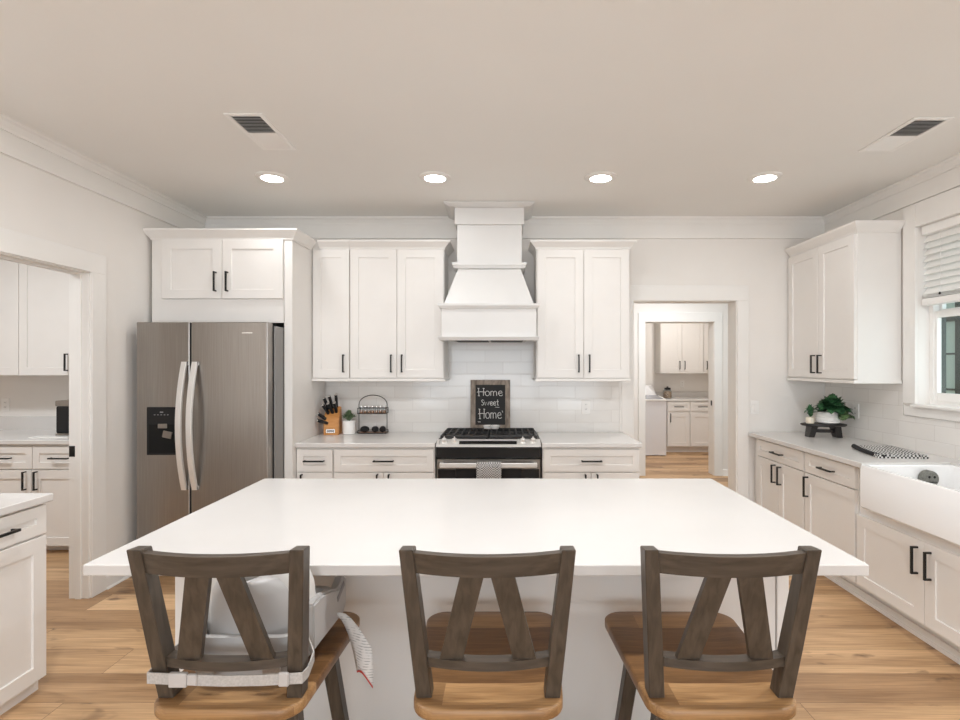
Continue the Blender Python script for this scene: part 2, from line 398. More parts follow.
# hall and laundry shell
w = MB()
w.box(-0.1, 0.0, 4.65, HALL_Y, 0, CEIL); w.box(4.4, 4.5, 4.65, LAU_Y + .1, 0, CEIL)
structure('wall_hall', w, M_wall)
H0, H1, HH = 1.829, 2.717, 2.032
w = MB()
w.box(0.0, H0, HALL_Y, HALL_Y + 0.17, 0, CEIL); w.box(H1, 4.4, HALL_Y, HALL_Y + 0.17, 0, CEIL); w.box(H0, H1, HALL_Y, HALL_Y + 0.17, HH, CEIL)
structure('wall_hall_end', w, M_wall)
w = MB(); w.box(1.2, 4.4, LAU_Y, LAU_Y + .1, 0, CEIL); w.box(1.1, 1.2, HALL_Y + .17, LAU_Y + .1, 0, CEIL); w.box(1.2, 2.52, 9.01, LAU_Y, 0, CEIL)
structure('wall_laundry', w, M_wall)

# casings, jambs
def casing(n, side_boxes): pass
t = MB()
t.box(XL, XL + 0.02, LD1, LD1 + 0.118, 0, DH, bev=.002); t.box(XL, XL + 0.02, LD0 - .08, LD0, 0, DH, bev=.002)
t.box(XL, XL + 0.02, LD0 - .08, LD1 + 0.118, DH, DH + 0.122, bev=.002)
structure('trim_1', t, M_trim)
t = MB()   # jamb with stop
t.box(XL - 0.115, XL + 0.006, LD1 - 0.008, LD1 + 0.004, 0, DH); t.box(XL - 0.115, XL + .006, LD0 - .004, LD0 + .008, 0, DH)
t.box(XL - 0.070, XL - 0.035, LD1 - 0.020, LD1 - .007, 0, DH - .020, bev=.002); t.box(XL - 0.115, XL + 0.006, LD0, LD1, DH - 0.008, DH + .002)
t.box(XL - 0.070, XL - 0.035, LD0 + .008, LD1 - .008, DH - 0.020, DH - .007)
structure('door_1', t, M_trim)
t = MB()
t.box(BD0 - 0.10, BD0, YB - 0.02, YB, 0, BH, bev=.002); t.box(BD1, BD1 + 0.095, YB - 0.02, YB, 0, BH, bev=.002)
t.box(BD0 - .10, BD1 + 0.095, YB - 0.02, YB, BH, BH + 0.13, bev=.002)
structure('trim_2', t, M_trim)
t = MB()
t.box(BD0 - .002, BD0 + .006, YB - 0.004, YB + .155, 0, BH); t.box(BD1 - .006, BD1 + .002, YB - 0.004, YB + .155, 0, BH); t.box(BD0, BD1, YB - .004, YB + .155, BH - .004, BH + .002)
structure('door_2', t, M_trim)
t = MB()
t.box(H0 - 0.09, H0, HALL_Y - 0.02, HALL_Y, 0, HH, bev=.002); t.box(H1, H1 + 0.105, HALL_Y - 0.02, HALL_Y, 0, HH, bev=.002)
t.box(H0 - .09, H1 + 0.105, HALL_Y - 0.02, HALL_Y, HH, HH + 0.12, bev=.002)
structure('trim_3', t, M_trim)
t = MB()
t.box(H0 - .002, H0 + .004, HALL_Y - .004, HALL_Y + .175, 0, HH); t.box(H1 - .004, H1 + .002, HALL_Y - .004, HALL_Y + .175, 0, HH); t.box(H0, H1, HALL_Y, HALL_Y + .175, HH - .004, HH + .002)
structure('door_3', t, M_trim)
base_prof = [(0, 0), (0.028, 0), (0.028, 0.012), (0.016, 0.02), (0.014, 0.13), (0.008, 0.135), (0, 0.135)]
structure('baseboard_left', MB().sweep([(XL, LD1 + 0.118), (XL, 4.46)], base_prof), M_trim)
structure('baseboard_hall', MB().sweep([(H1 + .105, HALL_Y), (4.4, HALL_Y)], base_prof), M_trim)
structure('baseboard_back', MB().sweep([(BD1 + .095, YB), (2.06, YB)], base_prof) if False else MB().box(BD1 + .095, 2.12, YB - .014, YB, 0, .13), M_trim)
# frieze board and crown
F0 = 2.545
structure('trim_4', MB().sweep([(XL, YR), (XL, YB), (XR, YB), (XR, YR)], [(0, F0), (0.020, F0), (0.020, F0 + .004), (0.020, CEIL), (0, CEIL)]), M_trim)
structure('trim_5', MB().sweep([(XL + .018, YR), (XL + .018, YB - .018), (XR - .018, YB - .018), (XR - .018, YR)],
          [(0, CEIL - .062), (0.010, CEIL - .062), (0.012, CEIL - .048), (0.026, CEIL - .022), (0.038, CEIL - .014), (0.038, CEIL), (0, CEIL)]), M_trim)
# tile backsplashes (boards of tile on the wall)
t = MB(); t.box(-1.49, 0.985, YB - 0.008, YB, 0.9, 1.70)
structure('wall_back_tile', t, M_tileB)
t = MB(); t.box(XR - 0.008, XR, 3.62, YB - .001, 0.9, 1.37); t.box(XR - 0.008, XR, 1.2, 3.62, 0.9, 1.138)
structure('wall_right_tile', t, M_tileR)
structure('trim_6', MB().box(0.985, 1.0, YB - .014, YB, .914, 1.36), M_trim)

# window on the right wall
t = MB()
t.box(XR - .02, XR, WY1, WY1 + 0.108, WZ0, F0 - .004, bev=.002); t.box(XR - .02, XR, WY0 - .108, WY0, WZ0, F0 - .004, bev=.002)
t.box(XR - .02, XR, WY0, WY1, WZ1, F0 - .004, bev=.002)
t.box(XR - .045, XR + .10, WY0 - .12, WY1 + .012, WZ0 - .02, WZ0, bev=.003); t.box(XR - .02, XR, WY0 - .10, WY1 + 0.10, 1.14, WZ0 - .02, bev=.002)
structure('window_1', t, M_trim)
fx0, fx1 = XR + 0.085, XR + 0.135
t = MB()
for a, b in ((WY0, 2.585), (2.675, WY1)):
    for (ya, yb, za, zb, xa, xb) in ((a, a + .03, WZ0, WZ1, 0, 0), (b - .03, b, WZ0, WZ1, 0, 0), (a + .03, b - .03, WZ1 - .03, WZ1, 0, 0), (a + .03, b - .03, WZ0, WZ0 + .02, 0, 0)):
        t.box(fx0 - .01, fx1 + .02, ya, yb, za, zb)
    # lower sash (inner) and upper sash
    for (ya, yb, za, zb) in ((a + .03, a + .05, WZ0 + .02, 1.83), (b - .05, b - .03, WZ0 + .02, 1.83), (a + .05, b - .05, WZ0 + .02, WZ0 + .075), (a + .05, b - .05, 1.785, 1.83)):
        t.box(fx0, fx0 + .03, ya, yb, za, zb, bev=.002)
    for (ya, yb, za, zb) in ((a + .03, a + .05, 1.80, WZ1 - .03), (b - .05, b - .03, 1.80, WZ1 - .03), (a + .05, b - .05, WZ1 - .07, WZ1 - .03), (a + .05, b - .05, 1.80, 1.84)):
        t.box(fx0 + .032, fx0 + .06, ya, yb, za, zb)
t.box(fx0 - .02, fx1 + .02, 2.585, 2.675, WZ0, WZ1)
structure('window_1_frame', t, M_plate)
t = MB()
for a, b in ((WY0, 2.585), (2.675, WY1)):
    for ya, yb in ((a + .03, a + .036), (b - .036, b - .03)): t.box(fx1 + .001, fx1 + .021, ya, yb, WZ0 + .02, WZ1 - .03)
    for za, zb in ((WZ0 + .02, WZ0 + .06), (WZ1 - .07, WZ1 - .03)): t.box(fx1 + .001, fx1 + .021, a + .036, b - .036, za, zb)
    t.box(fx0 + .0305, fx1 + .001, b - .0345, b - .0301, WZ0 + .021, 1.799)
structure('window_1_screen_frame', t, M_darkgreen)
t = MB()
for a, b in ((WY0, 2.585), (2.675, WY1)):
    t.box(fx0 + .013, fx0 + .017, a + .045, b - .045, WZ0 + .06, 1.80); t.box(fx0 + .044, fx0 + .048, a + .045, b - .045, 1.83, WZ1 - .06)
structure('window_1_glass', t, M_glass)
# blind
bl = thing('window_blind', 'white slatted blind pulled half up in the window over the sink', 'blind', (XR + .04, 2.63, WZ1))
o = (XR + .04, 2.63, WZ1); ya, yb = WY0 + .012, WY1 - .012
MB(o).box(XR + .012, XR + .075, ya, yb, WZ1 - .058, WZ1 - .002, bev=.003).put('head_rail', M_plate, bl)
for k in range(9):
    z = WZ1 - .085 - k*0.042
    MB(o).box(XR + .013, XR + .069, ya, yb, z - .0015, z + .0015, rot=Matrix.Rotation(R(-58), 4, 'Y')).put('slat', M_plate, bl)
for k in range(3):
    z = 1.935 - k*.009
    MB(o).box(XR + .017, XR + .065, ya, yb, z - .0015, z + .0015).put('slat', M_plate, bl)
MB(o).box(XR + .012, XR + .07, ya, yb, 1.865, 1.91, bev=.006, seg=2).put('bottom_rail', M_plate, bl)
m_ = MB(o)
for y in (WY1 - .16, 2.85, 2.35, WY0 + .16): MB(o).tube([(XR + .016, y, WZ1 - .05), (XR + .016, y, 1.9)], .0012, 5).put('cord', M_plate, bl)
MB(o).lathe([(0, -.004), (.007, 0), (.004, .012), (0, .014)], 10, c=(XR + .012, WY1 - .16, 1.925)).put('cord_button', M_blackpl, bl)
# what stands outside the window
ow = thing('neighbouring_window', 'dark green framed window with pale panes seen outside through the sink window', 'window', (4.25, 4.9, 0.0))
o = (4.25, 4.9, 0)
t = MB(o); t.box(4.2, 4.26, 5.09, 5.50, .6, 2.4); t.box(4.2, 4.26, 3.95, 4.06, .6, 2.4); t.box(4.2, 4.26, 4.06, 5.09, 1.89, 1.98); t.box(4.2, 4.26, 4.06, 5.09, .6, .8); t.box(4.2, 4.26, 4.06, 5.09, 2.3, 2.4)
t.put('frame', M_darkgreen, ow)
t = MB(o); t.box(4.215, 4.25, 4.06, 5.09, 1.575, 1.592); t.box(4.215, 4.25, 4.06, 5.09, 1.24, 1.257); t.box(4.205, 4.255, 4.86, 4.95, .8, 2.4); t.put('muntin', M_darkgreen, ow)
MB(o).box(4.225, 4.24, 4.06, 5.09, .8, 2.3).put('pane', M_extpane, ow)
structure('wall_outside', MB().box(4.27, 4.39, 0.0, 6.9, -.05, 3.4), M_extwall)
structure('ground', MB().box(2.9, 4.4, -4, 4.6, -.12, -.06), M_extwall)

# ================================================================== CABINETS
def pull(parent, x, y, z, length=0.14, vertical=True, m=None):
    """black bar pull on a face at y (front towards -y)"""
    t = MB(); h = length / 2; b = .0055
    if vertical:
        t.box(x - b, x + b, y - .036, y - .025, z - h, z + h, bev=.001)
        for s in (-1, 1): t.box(x - .0045, x + .0045, y - .028, y, z + s*(h - .0045) - .0045, z + s*(h - .0045) + .0045)
    else:
        t.box(x - h, x + h, y - .036, y - .025, z - b, z + b, bev=.001)
        for s in (-1, 1): t.box(x + s*(h - .0045) - .0045, x + s*(h - .0045) + .0045, y - .028, y, z - .0045, z + .0045)
    return t.put('handle', m or M_black, parent)

def cabinet(name, label, loc, rz, W, D, z0, z1, doors=(), drawers=(), crown=None, group=None, toe=0, bottom=False, shoe=False, fill=True, gz=0.0):
    """local frame: x 0..W along the front, carcass front at y=0, depth to +y; doors (x0,x1,z0,z1,handle side, handle z)"""
    c = thing(name, label, 'cabinet', loc, rz, group)
    zb = z0 + toe
    MB().box(0, W, 0, D, zb, z1).put('carcass', M_cab, c)
    if toe:
        MB().box(0.0, W, .075, D, 0, zb).put('toe_kick', M_cab, c)
    for (a, b, p, q, side, hz) in doors:
        d = MB().shaker(a + .002, b - .002, p, q).put('door', M_cab, c)
        if side:
            hx = a + .042 if side == 'l' else b - .042
            pull(d, hx, -.02, hz)
    for (a, b, p, q) in drawers:
        d = MB().shaker(a + .002, b - .002, p, q, fr=.050).put('drawer', M_cab, c)
        pull(d, (a+b)/2, -.02, (p+q)/2, .147, False)
    if bottom:
        MB().box(-.006 if bottom is True else bottom[0], W + (.006 if bottom is True else bottom[1]), -.03, D, z0 - .022, z0, bev=.003).put('light_rail', M_cab, c)
    if crown:
        path, h0, h1 = crown
        MB().sweep(path, [(0, h0), (.006, h0), (.010, h0 + .012), (.048, h1 - .012), (.05, h1), (0, h1)]).put('crown', M_cab, c)
    return c

UT, UC = 2.384, 2.452      # upper door top, crown top
ub = 1.372
# left uppers: front carcass face at Y=4.19
Y0 = 4.19
def upper(x0, x1, splits, label, crown_path, hs, bottom, group=None):
    W_ = x1 - x0
    return cabinet('wall_cabinet', label, (x0, Y0, 0), 0, W_, YB - .009 - Y0, ub, 2.41,
                   doors=[(a - x0, b - x0, ub + .006, UT, s, 1.49) for (a, b, s) in splits], crown=(crown_path, UT + .006, UC), bottom=bottom)
upper(-1.499, -1.205, [(-1.495, -1.205, 'r')], 'narrow single-door white wall cabinet beside the tall fridge panel', [(0.052, 0), (.294, 0)], 1, (0, 0))
upper(-1.203, -.463, [(-1.20, -.832, 'r'), (-.832, -.468, 'l')], 'two-door white wall cabinet directly left of the range hood', [(0, 0), (.74, 0), (.74, .30)], 1, (0, .012))
upper(.262, .996, [(.268, .633, 'r'), (.633, .99, 'l')], 'two-door white wall cabinet directly right of the range hood', [(0, .30), (0, 0), (.734, 0), (.734, .30)], 1, (-.012, .0))
# right wall upper: its face looks towards -X : rotate -90 deg: local x -> -Y world, local y -> +X
cabinet('wall_cabinet', 'two-door white wall cabinet on the right wall beside the window', (2.42, 4.478, 0), R(-90), .845, XR - .009 - 2.42, 1.372, 2.41,
        doors=[(.0, .425, 1.38, 2.376, 'r', 1.485), (.425, .842, 1.38, 2.376, 'l', 1.485)], crown=([(0, 0), (.845, 0), (.845, .29)], 2.382, UC), bottom=(0, .010))
# fridge surround: side panel, over-fridge cabinet
c = cabinet('wall_cabinet', 'short two-door white cabinet built over the refrigerator', (-2.50, 3.79, 0), 0, 1.0, YB - .02 - 3.79, 1.78, 2.41,
        doors=[(.078, .508, 1.950, 2.366, 'r', 2.068), (.508, .940, 1.950, 2.366, 'l', 2.068)], crown=([(-.001, .60), (-.001, -.001), (1.002, -.001), (1.002, .345)], 2.368, 2.44))
pn = tag(MB().box(-.021, .036, 0, .70, 0, 2.405, bev=.001).put('end_panel', M_cab, None, loc=(-1.537, 3.79, 0)),
         'tall white panel standing between the refrigerator and the counter', 'cabinet panel')
# shrink cabinet so it ends at the panel
for ch in c.children:
    if ch.name.startswith('carcass'):
        for v in ch.data.vertices:
            if v.co.x > .9: v.co.x = .938
    if ch.name.startswith('crown'): pass

# base cabinets on the back wall
YF = 3.87
def base(x0, x1, label, doors, drawers, toe=.11, D=None):
    return cabinet('base_cabinet', label, (x0, YF, 0), 0, x1 - x0, YB - .01 - YF, 0, .882,
                   doors=[(a - x0, b - x0, .118, .698, s, .62) for a, b, s in doors], drawers=[(a - x0, b - x0, .705, .865) for a, b in drawers], toe=toe)
base(-1.499, -1.231, 'narrow white base cabinet with one drawer beside the fridge panel', [(-1.495, -1.233, 'l')], [(-1.495, -1.233)])
base(-1.229, -.494, 'wide white base cabinet directly left of the gas range', [(-1.225, -.865, 'r'), (-.865, -.50, 'l')], [(-1.225, -.50)])
base(.286, .992, 'white base cabinet with drawer directly right of the gas range', [(.292, .636, 'r'), (.638, .987, 'l')], [(.292, .987)])
def slab(name, label, mb, cat='countertop'):
    return tag(mb.put(name, M_quartz), label, cat)
slab('countertop', 'white quartz countertop between the fridge panel and the range', MB().box(-1.4995, -.490, 3.835, 4.489, .882, .914, bev=.003))
slab('countertop', 'short white quartz countertop right of the range', MB().box(281e-3, 1.003, 3.835, 4.477, .882, .914, bev=.003))
# right run (faces -X)
XF = 2.10
def rbase(y1, y0, label, doors, drawers, z1=.882):
    # local x = y1 - Y
    return cabinet('base_cabinet', label, (XF + .02, y1, 0), R(-90), y1 - y0, XR - .01 - XF - .02, 0, z1, doors=[(y1 - a, y1 - b, p, q, s, hz) for a, b, p, q, s, hz in doors],
                   drawers=[(y1 - a, y1 - b, .737, .868) for a, b in drawers], toe=.17, shoe=True)
rbase(4.47, 3.715, 'white base cabinet with two doors in the far right corner', [(4.40, 4.06, .178, .730, 'r', .64), (4.06, 3.72, .178, .730, 'l', .64)], [(4.40, 3.72)])
rbase(3.71, 3.168, 'white base cabinet with one drawer and one door left of the sink', [(3.705, 3.175, .178, .730, 'l', .64)], [(3.705, 3.175)])
c = rbase(3.163, 2.10, 'white sink base cabinet with two doors under the farmhouse sink', [(3.163, 2.653, .178, .593, 'r', .49), (2.653, 2.14, .178, .593, 'l', .49)], [], z1=.655)
MB().box(0, .098, 0, .60, .655, .882).put('side_panel', M_cab, c)
# shoe strip along the right base
structure('baseboard_right', MB().box(XF + .078, XF + .094, 2.10, 4.47, 0, .095).box(XF + .065, XF + .078, 2.10, 4.47, 0, .04, bev=.003), M_cab)
t = MB(); t.box(2.065, XR - .01, 3.068, 4.49, .882, .914, bev=.003); t.box(2.58, XR - .01, 2.05, 3.075, .882, .914)
slab('countertop', 'long white quartz countertop running along the right wall to the sink', t)

# farmhouse sink
sx0, sx1, sy0, sy1, sz0, sz1 = 2.045, 2.575, 2.18, 3.06, .66, .907
o = (2.31, 2.62, .66)
m = bmesh.new()
def rr(x0, x1, y0, y1, r, n=5):
    P = []
    for cx, cy, a0 in ((x1 - r, y1 - r, 0), (x0 + r, y1 - r, 90), (x0 + r, y0 + r, 180), (x1 - r, y0 + r, 270)):
        for k in range(n + 1):
            a = R(a0 + 90*k/n); P.append((cx + r*math.cos(a), cy + r*math.sin(a)))
    return P
def shell(m, loops):
    rings = [[m.verts.new((x, y, z)) for x, y in P] for P, z in loops]
    for a, b in zip(rings, rings[1:]):
        n = len(a)
        for i in range(n): m.faces.new((a[i], a[(i+1) % n], b[(i+1) % n], b[i]))
    m.faces.new(rings[0][::-1]); m.faces.new(rings[-1])
    bmesh.ops.recalc_face_normals(m, faces=m.faces)
shell(m, [(rr(sx0 + .012, sx1, sy0 + .012, sy1 - .012, .02), sz0), (rr(sx0, sx1, sy0, sy1, .02), sz0 + .012), (rr(sx0, sx1, sy0, sy1, .02), sz1 - .008), (rr(sx0 + .006, sx1 - .006, sy0 + .006, sy1 - .006, .02), sz1),
          (rr(sx0 + .024, sx1 - .024, sy0 + .024, sy1 - .024, .03), sz1), (rr(sx0 + .03, sx1 - .03, sy0 + .03, sy1 - .03, .03), sz1 - .006), (rr(sx0 + .034, sx1 - .034, sy0 + .034, sy1 - .034, .035), sz0 + .06), (rr(sx0 + .06, sx1 - .06, sy0 + .06, sy1 - .06, .05), sz0 + .03)])
t = MB(o); t.add(m); sk = thing('farmhouse_sink', 'white apron-front farmhouse sink under the window', 'sink', o)
t.put('basin', M_sink, sk, smooth=40)
MB(o).lathe([(.0, .0), (.05, 0), (.05, .003), (.03, .001), (0, .001)], 20, c=(2.31, 2.6, sz0 + .031)).put('drain', M_chrome, sk)
# scrubber in the sink
o = (2.40, 3.024, .838); sc = thing('scrub_sponge', 'round grey scrub sponge with two holes stuck inside the sink end', 'sponge', o)
Mx = Matrix.Rotation(R(90), 4, 'X')
prof = [(0, 0), (.040, 0), (.046, .006), (.046, .040), (.040, .046), (0, .046)]
MB(o).lathe(prof, 24, Mx, o).put('sponge_body', M_sponge, sc, smooth=50)
MB(o).lathe([(0, .0465), (.007, .0465), (.007, .047), (0, .047)], 12, Mx, (o[0] - .013, o[1], o[2] + .012)).lathe([(0, .0465), (.007, .0465), (.007, .047), (0, .047)], 12, Mx, (o[0] + .016, o[1], o[2] + .012)).put('hole', M_rub, sc)
MB(o).box(-.03 + o[0], .03 + o[0], o[1] - .0475, o[1] - .0465, o[2] - .018, o[2] - .014).put('slot', M_rub, sc)

# foreground left base cabinet (faces +X): local x -> +Y
c = cabinet('base_cabinet', 'white base cabinet in the left foreground with black drawer pull', (-2.02, 1.50, 0), R(90), .835, .46, 0, .882,
            doors=[(.0, .36, .120, .735, 'r', .64), (.36, .833, .120, .735, None, .64)], drawers=[(.0, .36, .745, .868), (.36, .833, .745, .868)], toe=.105)
for ch in c.children:
    if ch.name.startswith('toe_kick'):
        for v in ch.data.vertices:
            if v.co.y < .1: v.co.y = .02
slab('countertop', 'white quartz countertop end jutting in at the left picture edge', MB().box(-2.505, -1.98, 1.48, 2.345, .882, .914, bev=.003))

# pantry cabinets
cabinet('base_cabinet', 'white pantry base cabinet with two drawers seen through the left doorway', (-4.0, 4.02, 0), 0, .90, .61, 0, .882,
        doors=[(.01, .455, .114, .686, 'r', .61), (.455, .89, .114, .686, 'l', .61)], drawers=[(.01, .46, .696, .862), (.46, .89, .696, .862)], toe=.114)
slab('countertop', 'white pantry countertop with short backsplash seen through the left doorway', MB().box(-4.4, -2.68, 3.985, 4.649, .882, .914, bev=.003).box(-4.4, -2.68, 4.63, 4.649, .914, 1.03))
cabinet('wall_cabinet', 'white pantry wall cabinet seen through the left doorway', (-4.355, 4.33, 0), 0, 1.30, .315, 1.39, 2.45,
        doors=[(.0, .43, 1.394, 2.44, None, 1.5), (.43, .87, 1.394, 2.44, 'r', 1.50), (.87, 1.3, 1.394, 2.44, 'l', 1.50)])
# appliance on the pantry counter
o = (-3.46, 4.35, .914); ap = thing('toaster_oven', 'black countertop appliance with silver trim on the pantry counter', 'appliance', o)
MB(o).box(-3.55, -3.28, 4.22, 4.50, .935, 1.15, bev=.012, seg=3).put('body', M_blackpl, ap)
MB(o).box(-3.553, -3.277, 4.215, 4.505, 1.15, 1.195, bev=.008, seg=2).put('top_cover', M_steel, ap)
MB(o).box(-3.55, -3.28, 4.215, 4.50, .9145, .935, bev=.004).put('base', M_steel, ap)
tag(MB((-3.56, 4.1, .914)).box(-3.66, -3.36, 4.10, 4.19, .9142, .922, bev=.003).put('cutting_board', M_white, None, loc=(-3.56, 4.1, .914)), 'thin white board lying in front of the black pantry appliance', 'board')

# laundry cabinets and washer
def lau_base(x0, x1, label, s):
    cabinet('base_cabinet', label, (x0, 8.636, 0), 0, x1 - x0, .504, 0, .892, doors=[(.004, x1 - x0 - .004, .159, .702, s, .623)], drawers=[(.004, x1 - x0 - .004, .729, .875)], toe=.152)
lau_base(2.662, 3.031, 'white laundry base cabinet next to the washer', 'l')
lau_base(3.035, 3.428, 'second white laundry base cabinet from the washer', None)
slab('countertop', 'white laundry countertop seen through the far doorway', MB().box(2.62, 3.61, 8.607, 9.145, .892, .921, bev=.003).box(2.62, 3.61, 9.127, 9.145, .921, 1.018))
cabinet('wall_cabinet', 'two-door white laundry wall cabinet seen through the far doorway', (2.614, 8.848, 0), 0, .717, .295, 1.360, 2.27,
        doors=[(.0, .356, 1.364, 2.26, 'r', 1.475), (.356, .714, 1.364, 2.26, 'l', 1.475)], bottom=(0, 0))
cabinet('wall_cabinet', 'narrow edge of a second laundry wall cabinet beside the far door jamb', (3.336, 8.848, 0), 0, .366, .295, 1.360, 2.27,
        doors=[(.0, .364, 1.364, 2.26, 'l', 1.475)], bottom=(0, 0))
o = (2.235, 8.62, 0); wa = thing('washing_machine', 'white top-loading washer at the laundry wall seen through the far doorway', 'washer', o)
MB(o).box(1.925, 2.551, 8.30, 8.935, .02, .922, bev=.01, seg=2).put('body', M_washer, wa)
MB(o).hexa([(1.93, 8.28, .922), (2.546, 8.28, .922), (2.546, 8.71, .922), (1.93, 8.71, .922)], [(1.93, 8.28, .939), (2.546, 8.28, .939), (2.546, 8.71, .984), (1.93, 8.71, .984)]).put('lid', M_plate, wa)
MB(o).hexa([(1.98, 8.33, .938), (2.515, 8.33, .938), (2.515, 8.68, .972), (1.98, 8.68, .972)], [(1.98, 8.33, .950), (2.515, 8.33, .950), (2.515, 8.68, .986), (1.98, 8.68, .986)]).put('lid_glass', M_greyp, wa)
MB(o).hexa([(1.925, 8.72, .922), (2.546, 8.72, .922), (2.546, 8.95, .922), (1.925, 8.95, .922)], [(1.945, 8.83, 1.133), (2.407, 8.83, 1.133), (2.503, 8.95, 1.133), (1.945, 8.95, 1.133)]).put('control_panel', M_washer, wa)
m_ = MB(o)
for x in (1.99, 2.49):
    for y in (8.38, 8.86): m_.lathe([(.02, 0), (.02, .022)], 10, c=(x, y, 0))
m_.put('foot', M_rub, wa)
o = (2.753, 8.906, .9215); j = thing('glass_jar', 'glass jar of brown snacks with black lid on the laundry counter', 'jar', o)
MB(o).lathe([(0, .002), (.06, .002), (.066, .02), (.066, .09), (.045, .12), (0, .12)], 18, c=o).put('snacks', mottled('brown_snacks', (.22, .11, .05), (.55, .40, .26), .7, 45), j, smooth=50)
MB(o).lathe([(0, 0), (.066, 0), (.072, .02), (.072, .12), (.05, .145), (.048, .15)], 18, c=o).put('glass', M_jar, j, smooth=50)
MB(o).lathe([(.052, .145), (.052, .175), (.02, .178), (.015, .195), (.0, .2)], 18, c=o).put('lid', M_blackpl, j, smooth=50)

# ================================================================== RANGE HOOD
HX = -.105; o = (HX, 4.30, 1.66)
h = thing('range_hood', 'white tapered wood range hood rising to the ceiling over the range', 'range hood', o)
yw = YB - .019
def mould(p, w2, yf, z0, z1, out, name='molding'):
    """small projecting moulding around three sides"""
    MB(o).sweep([(HX - w2, yw), (HX - w2, yf), (HX + w2, yf), (HX + w2, yw)], [(-.01, z0), (out*.55, z0), (out*.8, z0 + (z1-z0)*.35), (out, z0 + (z1-z0)*.55), (out, z1), (-.01, z1)]).put(name, M_hood, h)
MB(o).box(HX - .268, HX + .268, 4.10, yw, 2.563, 2.70, bev=.002).put('collar', M_hood, h)
mould(h, .268, 4.10, 2.690, CEIL - .002, .075, 'crown')
MB(o).box(HX - .25, HX + .25, 4.12, yw, 2.26, 2.57).put('chimney', M_hood, h)
mould(h, .25, 4.12, 2.225, 2.268, .035)
MB(o).hexa([(HX - .333, 3.93, 1.925), (HX + .333, 3.93, 1.925), (HX + .333, yw, 1.925), (HX - .333, yw, 1.925)],
           [(HX - .240, 4.125, 2.23), (HX + .240, 4.125, 2.23), (HX + .240, yw, 2.23), (HX - .240, yw, 2.23)]).put('tapered_body', M_hood, h)
# lower box kept clear of the wall cabinets
MB(o).box(HX - .350, HX + .350, 3.92, yw, 1.685, 1.90, bev=.002).put('canopy', M_hood, h)
def fmould(z0, z1):
    MB(o).sweep([(HX - .352, 4.150), (HX - .352, 3.92), (HX + .352, 3.92), (HX + .352, 4.150)], [(-.02, z0), (.010, z0), (.016, z0 + .012), (.022, z0 + .022), (.022, z1), (-.02, z1)]).put('molding', M_hood, h)
fmould(1.893, 1.93); fmould(1.660, 1.690)
MB(o).box(HX - .29, HX + .29, 3.97, 4.42, 1.668, 1.686, bev=.003).put('vent_insert', M_steel, h)
m_ = MB(o)
for k in range(2): m_.box(HX - .26 + k*.27, HX - .01 + k*.27, 4.02, 4.38, 1.664, 1.669)
m_.put('filter', M_iron, h)

# ================================================================== RANGE
RX0, RX1 = -.484, .274; o = (HX, 4.15, 0)
rg = thing('gas_range', 'black gas range with silver knobs between the two base runs', 'range', o)
MB(o).box(RX0, RX1, 3.885, 4.478, .05, .905).put('body', M_blackpl, rg)
m_ = MB(o)
for x in (RX0 + .04, RX1 - .04):
    for y in (3.95, 4.42): m_.lathe([(.018, 0), (.018, .052)], 10, c=(x, y, 0))
m_.put('foot', M_rub, rg)
MB(o).box(RX0, RX1, 3.92, 4.478, .905, .926, bev=.004).put('cooktop', M_blackpl, rg)
# sloped knob strip in steel with dark display
MB(o).hexa([(RX0, 3.845, .885), (RX1, 3.845, .885), (RX1, 3.925, .885), (RX0, 3.925, .885)], [(RX0, 3.845, .896), (RX1, 3.845, .896), (RX1, 3.925, .931), (RX0, 3.925, .931)]).put('knob_strip', M_satin, rg)
slope = math.atan2(.035, .08)
def on_strip(u, x0, x1, v0, v1, up, name, m):
    t = MB(o).box(x0, x1, 0, v1 - v0, 0, up)
    bmesh.ops.transform(t.bm, matrix=Matrix.Translation((0, 3.845 + v0*math.cos(slope), .896 + v0*math.sin(slope))) @ Matrix.Rotation(slope, 4, 'X'), verts=t.bm.verts)
    return t.put(name, m, rg)
on_strip(0, HX - .215, HX + .205, .018, .060, .002, 'display', M_blackgl)
on_strip(0, RX0 + .02, RX0 + .022, .01, .07, .001, 'strip_line', M_black)
for x in (RX0 + .055, RX0 + .13, RX1 - .13, RX1 - .055):
    M_ = Matrix.Rotation(slope, 4, 'X')
    c_ = (x, 3.885, .9145)
    k = MB(o).lathe([(.026, 0), (.026, .005), (.019, .009), (.017, .028), (.014, .030), (0, .030)], 18, M_, c_).put('knob', M_satin, rg, smooth=40)
    MB(o).box(x - .004, x + .004, 3.868, 3.892, .930, .955, bev=.001).put('grip', M_satin, k)
MB(o).box(RX0 - .001, RX1 + .001, 3.845, 3.89, .800, .886, bev=.008, seg=3).put('control_fascia', M_blackgl, rg)
d = MB(o).box(RX0 + .003, RX1 - .003, 3.862, 3.888, .22, .795, bev=.003).put('door', M_steel, rg)
MB(o).box(RX0 + .012, RX1 - .012, 3.858, 3.863, .25, .722, bev=.001).put('door_glass', M_blackgl, d)
MB(o).box(RX0 + .14, RX1 - .14, 3.856, 3.859, .33, .725).put('oven_window', M_blackpl, d)
t = MB(o); t.box(RX0 + .03, RX1 - .03, 3.802, 3.815, .741, .776, bev=.005, seg=2)
for x in (RX0 + .04, RX1 - .04): t.box(x - .012, x + .012, 3.81, 3.865, .748, .770)
t.put('handle', M_satin, d)
MB(o).box(RX0 + .003, RX1 - .003, 3.862, 3.888, .06, .212, bev=.003).put('storage_drawer', M_steel, rg)
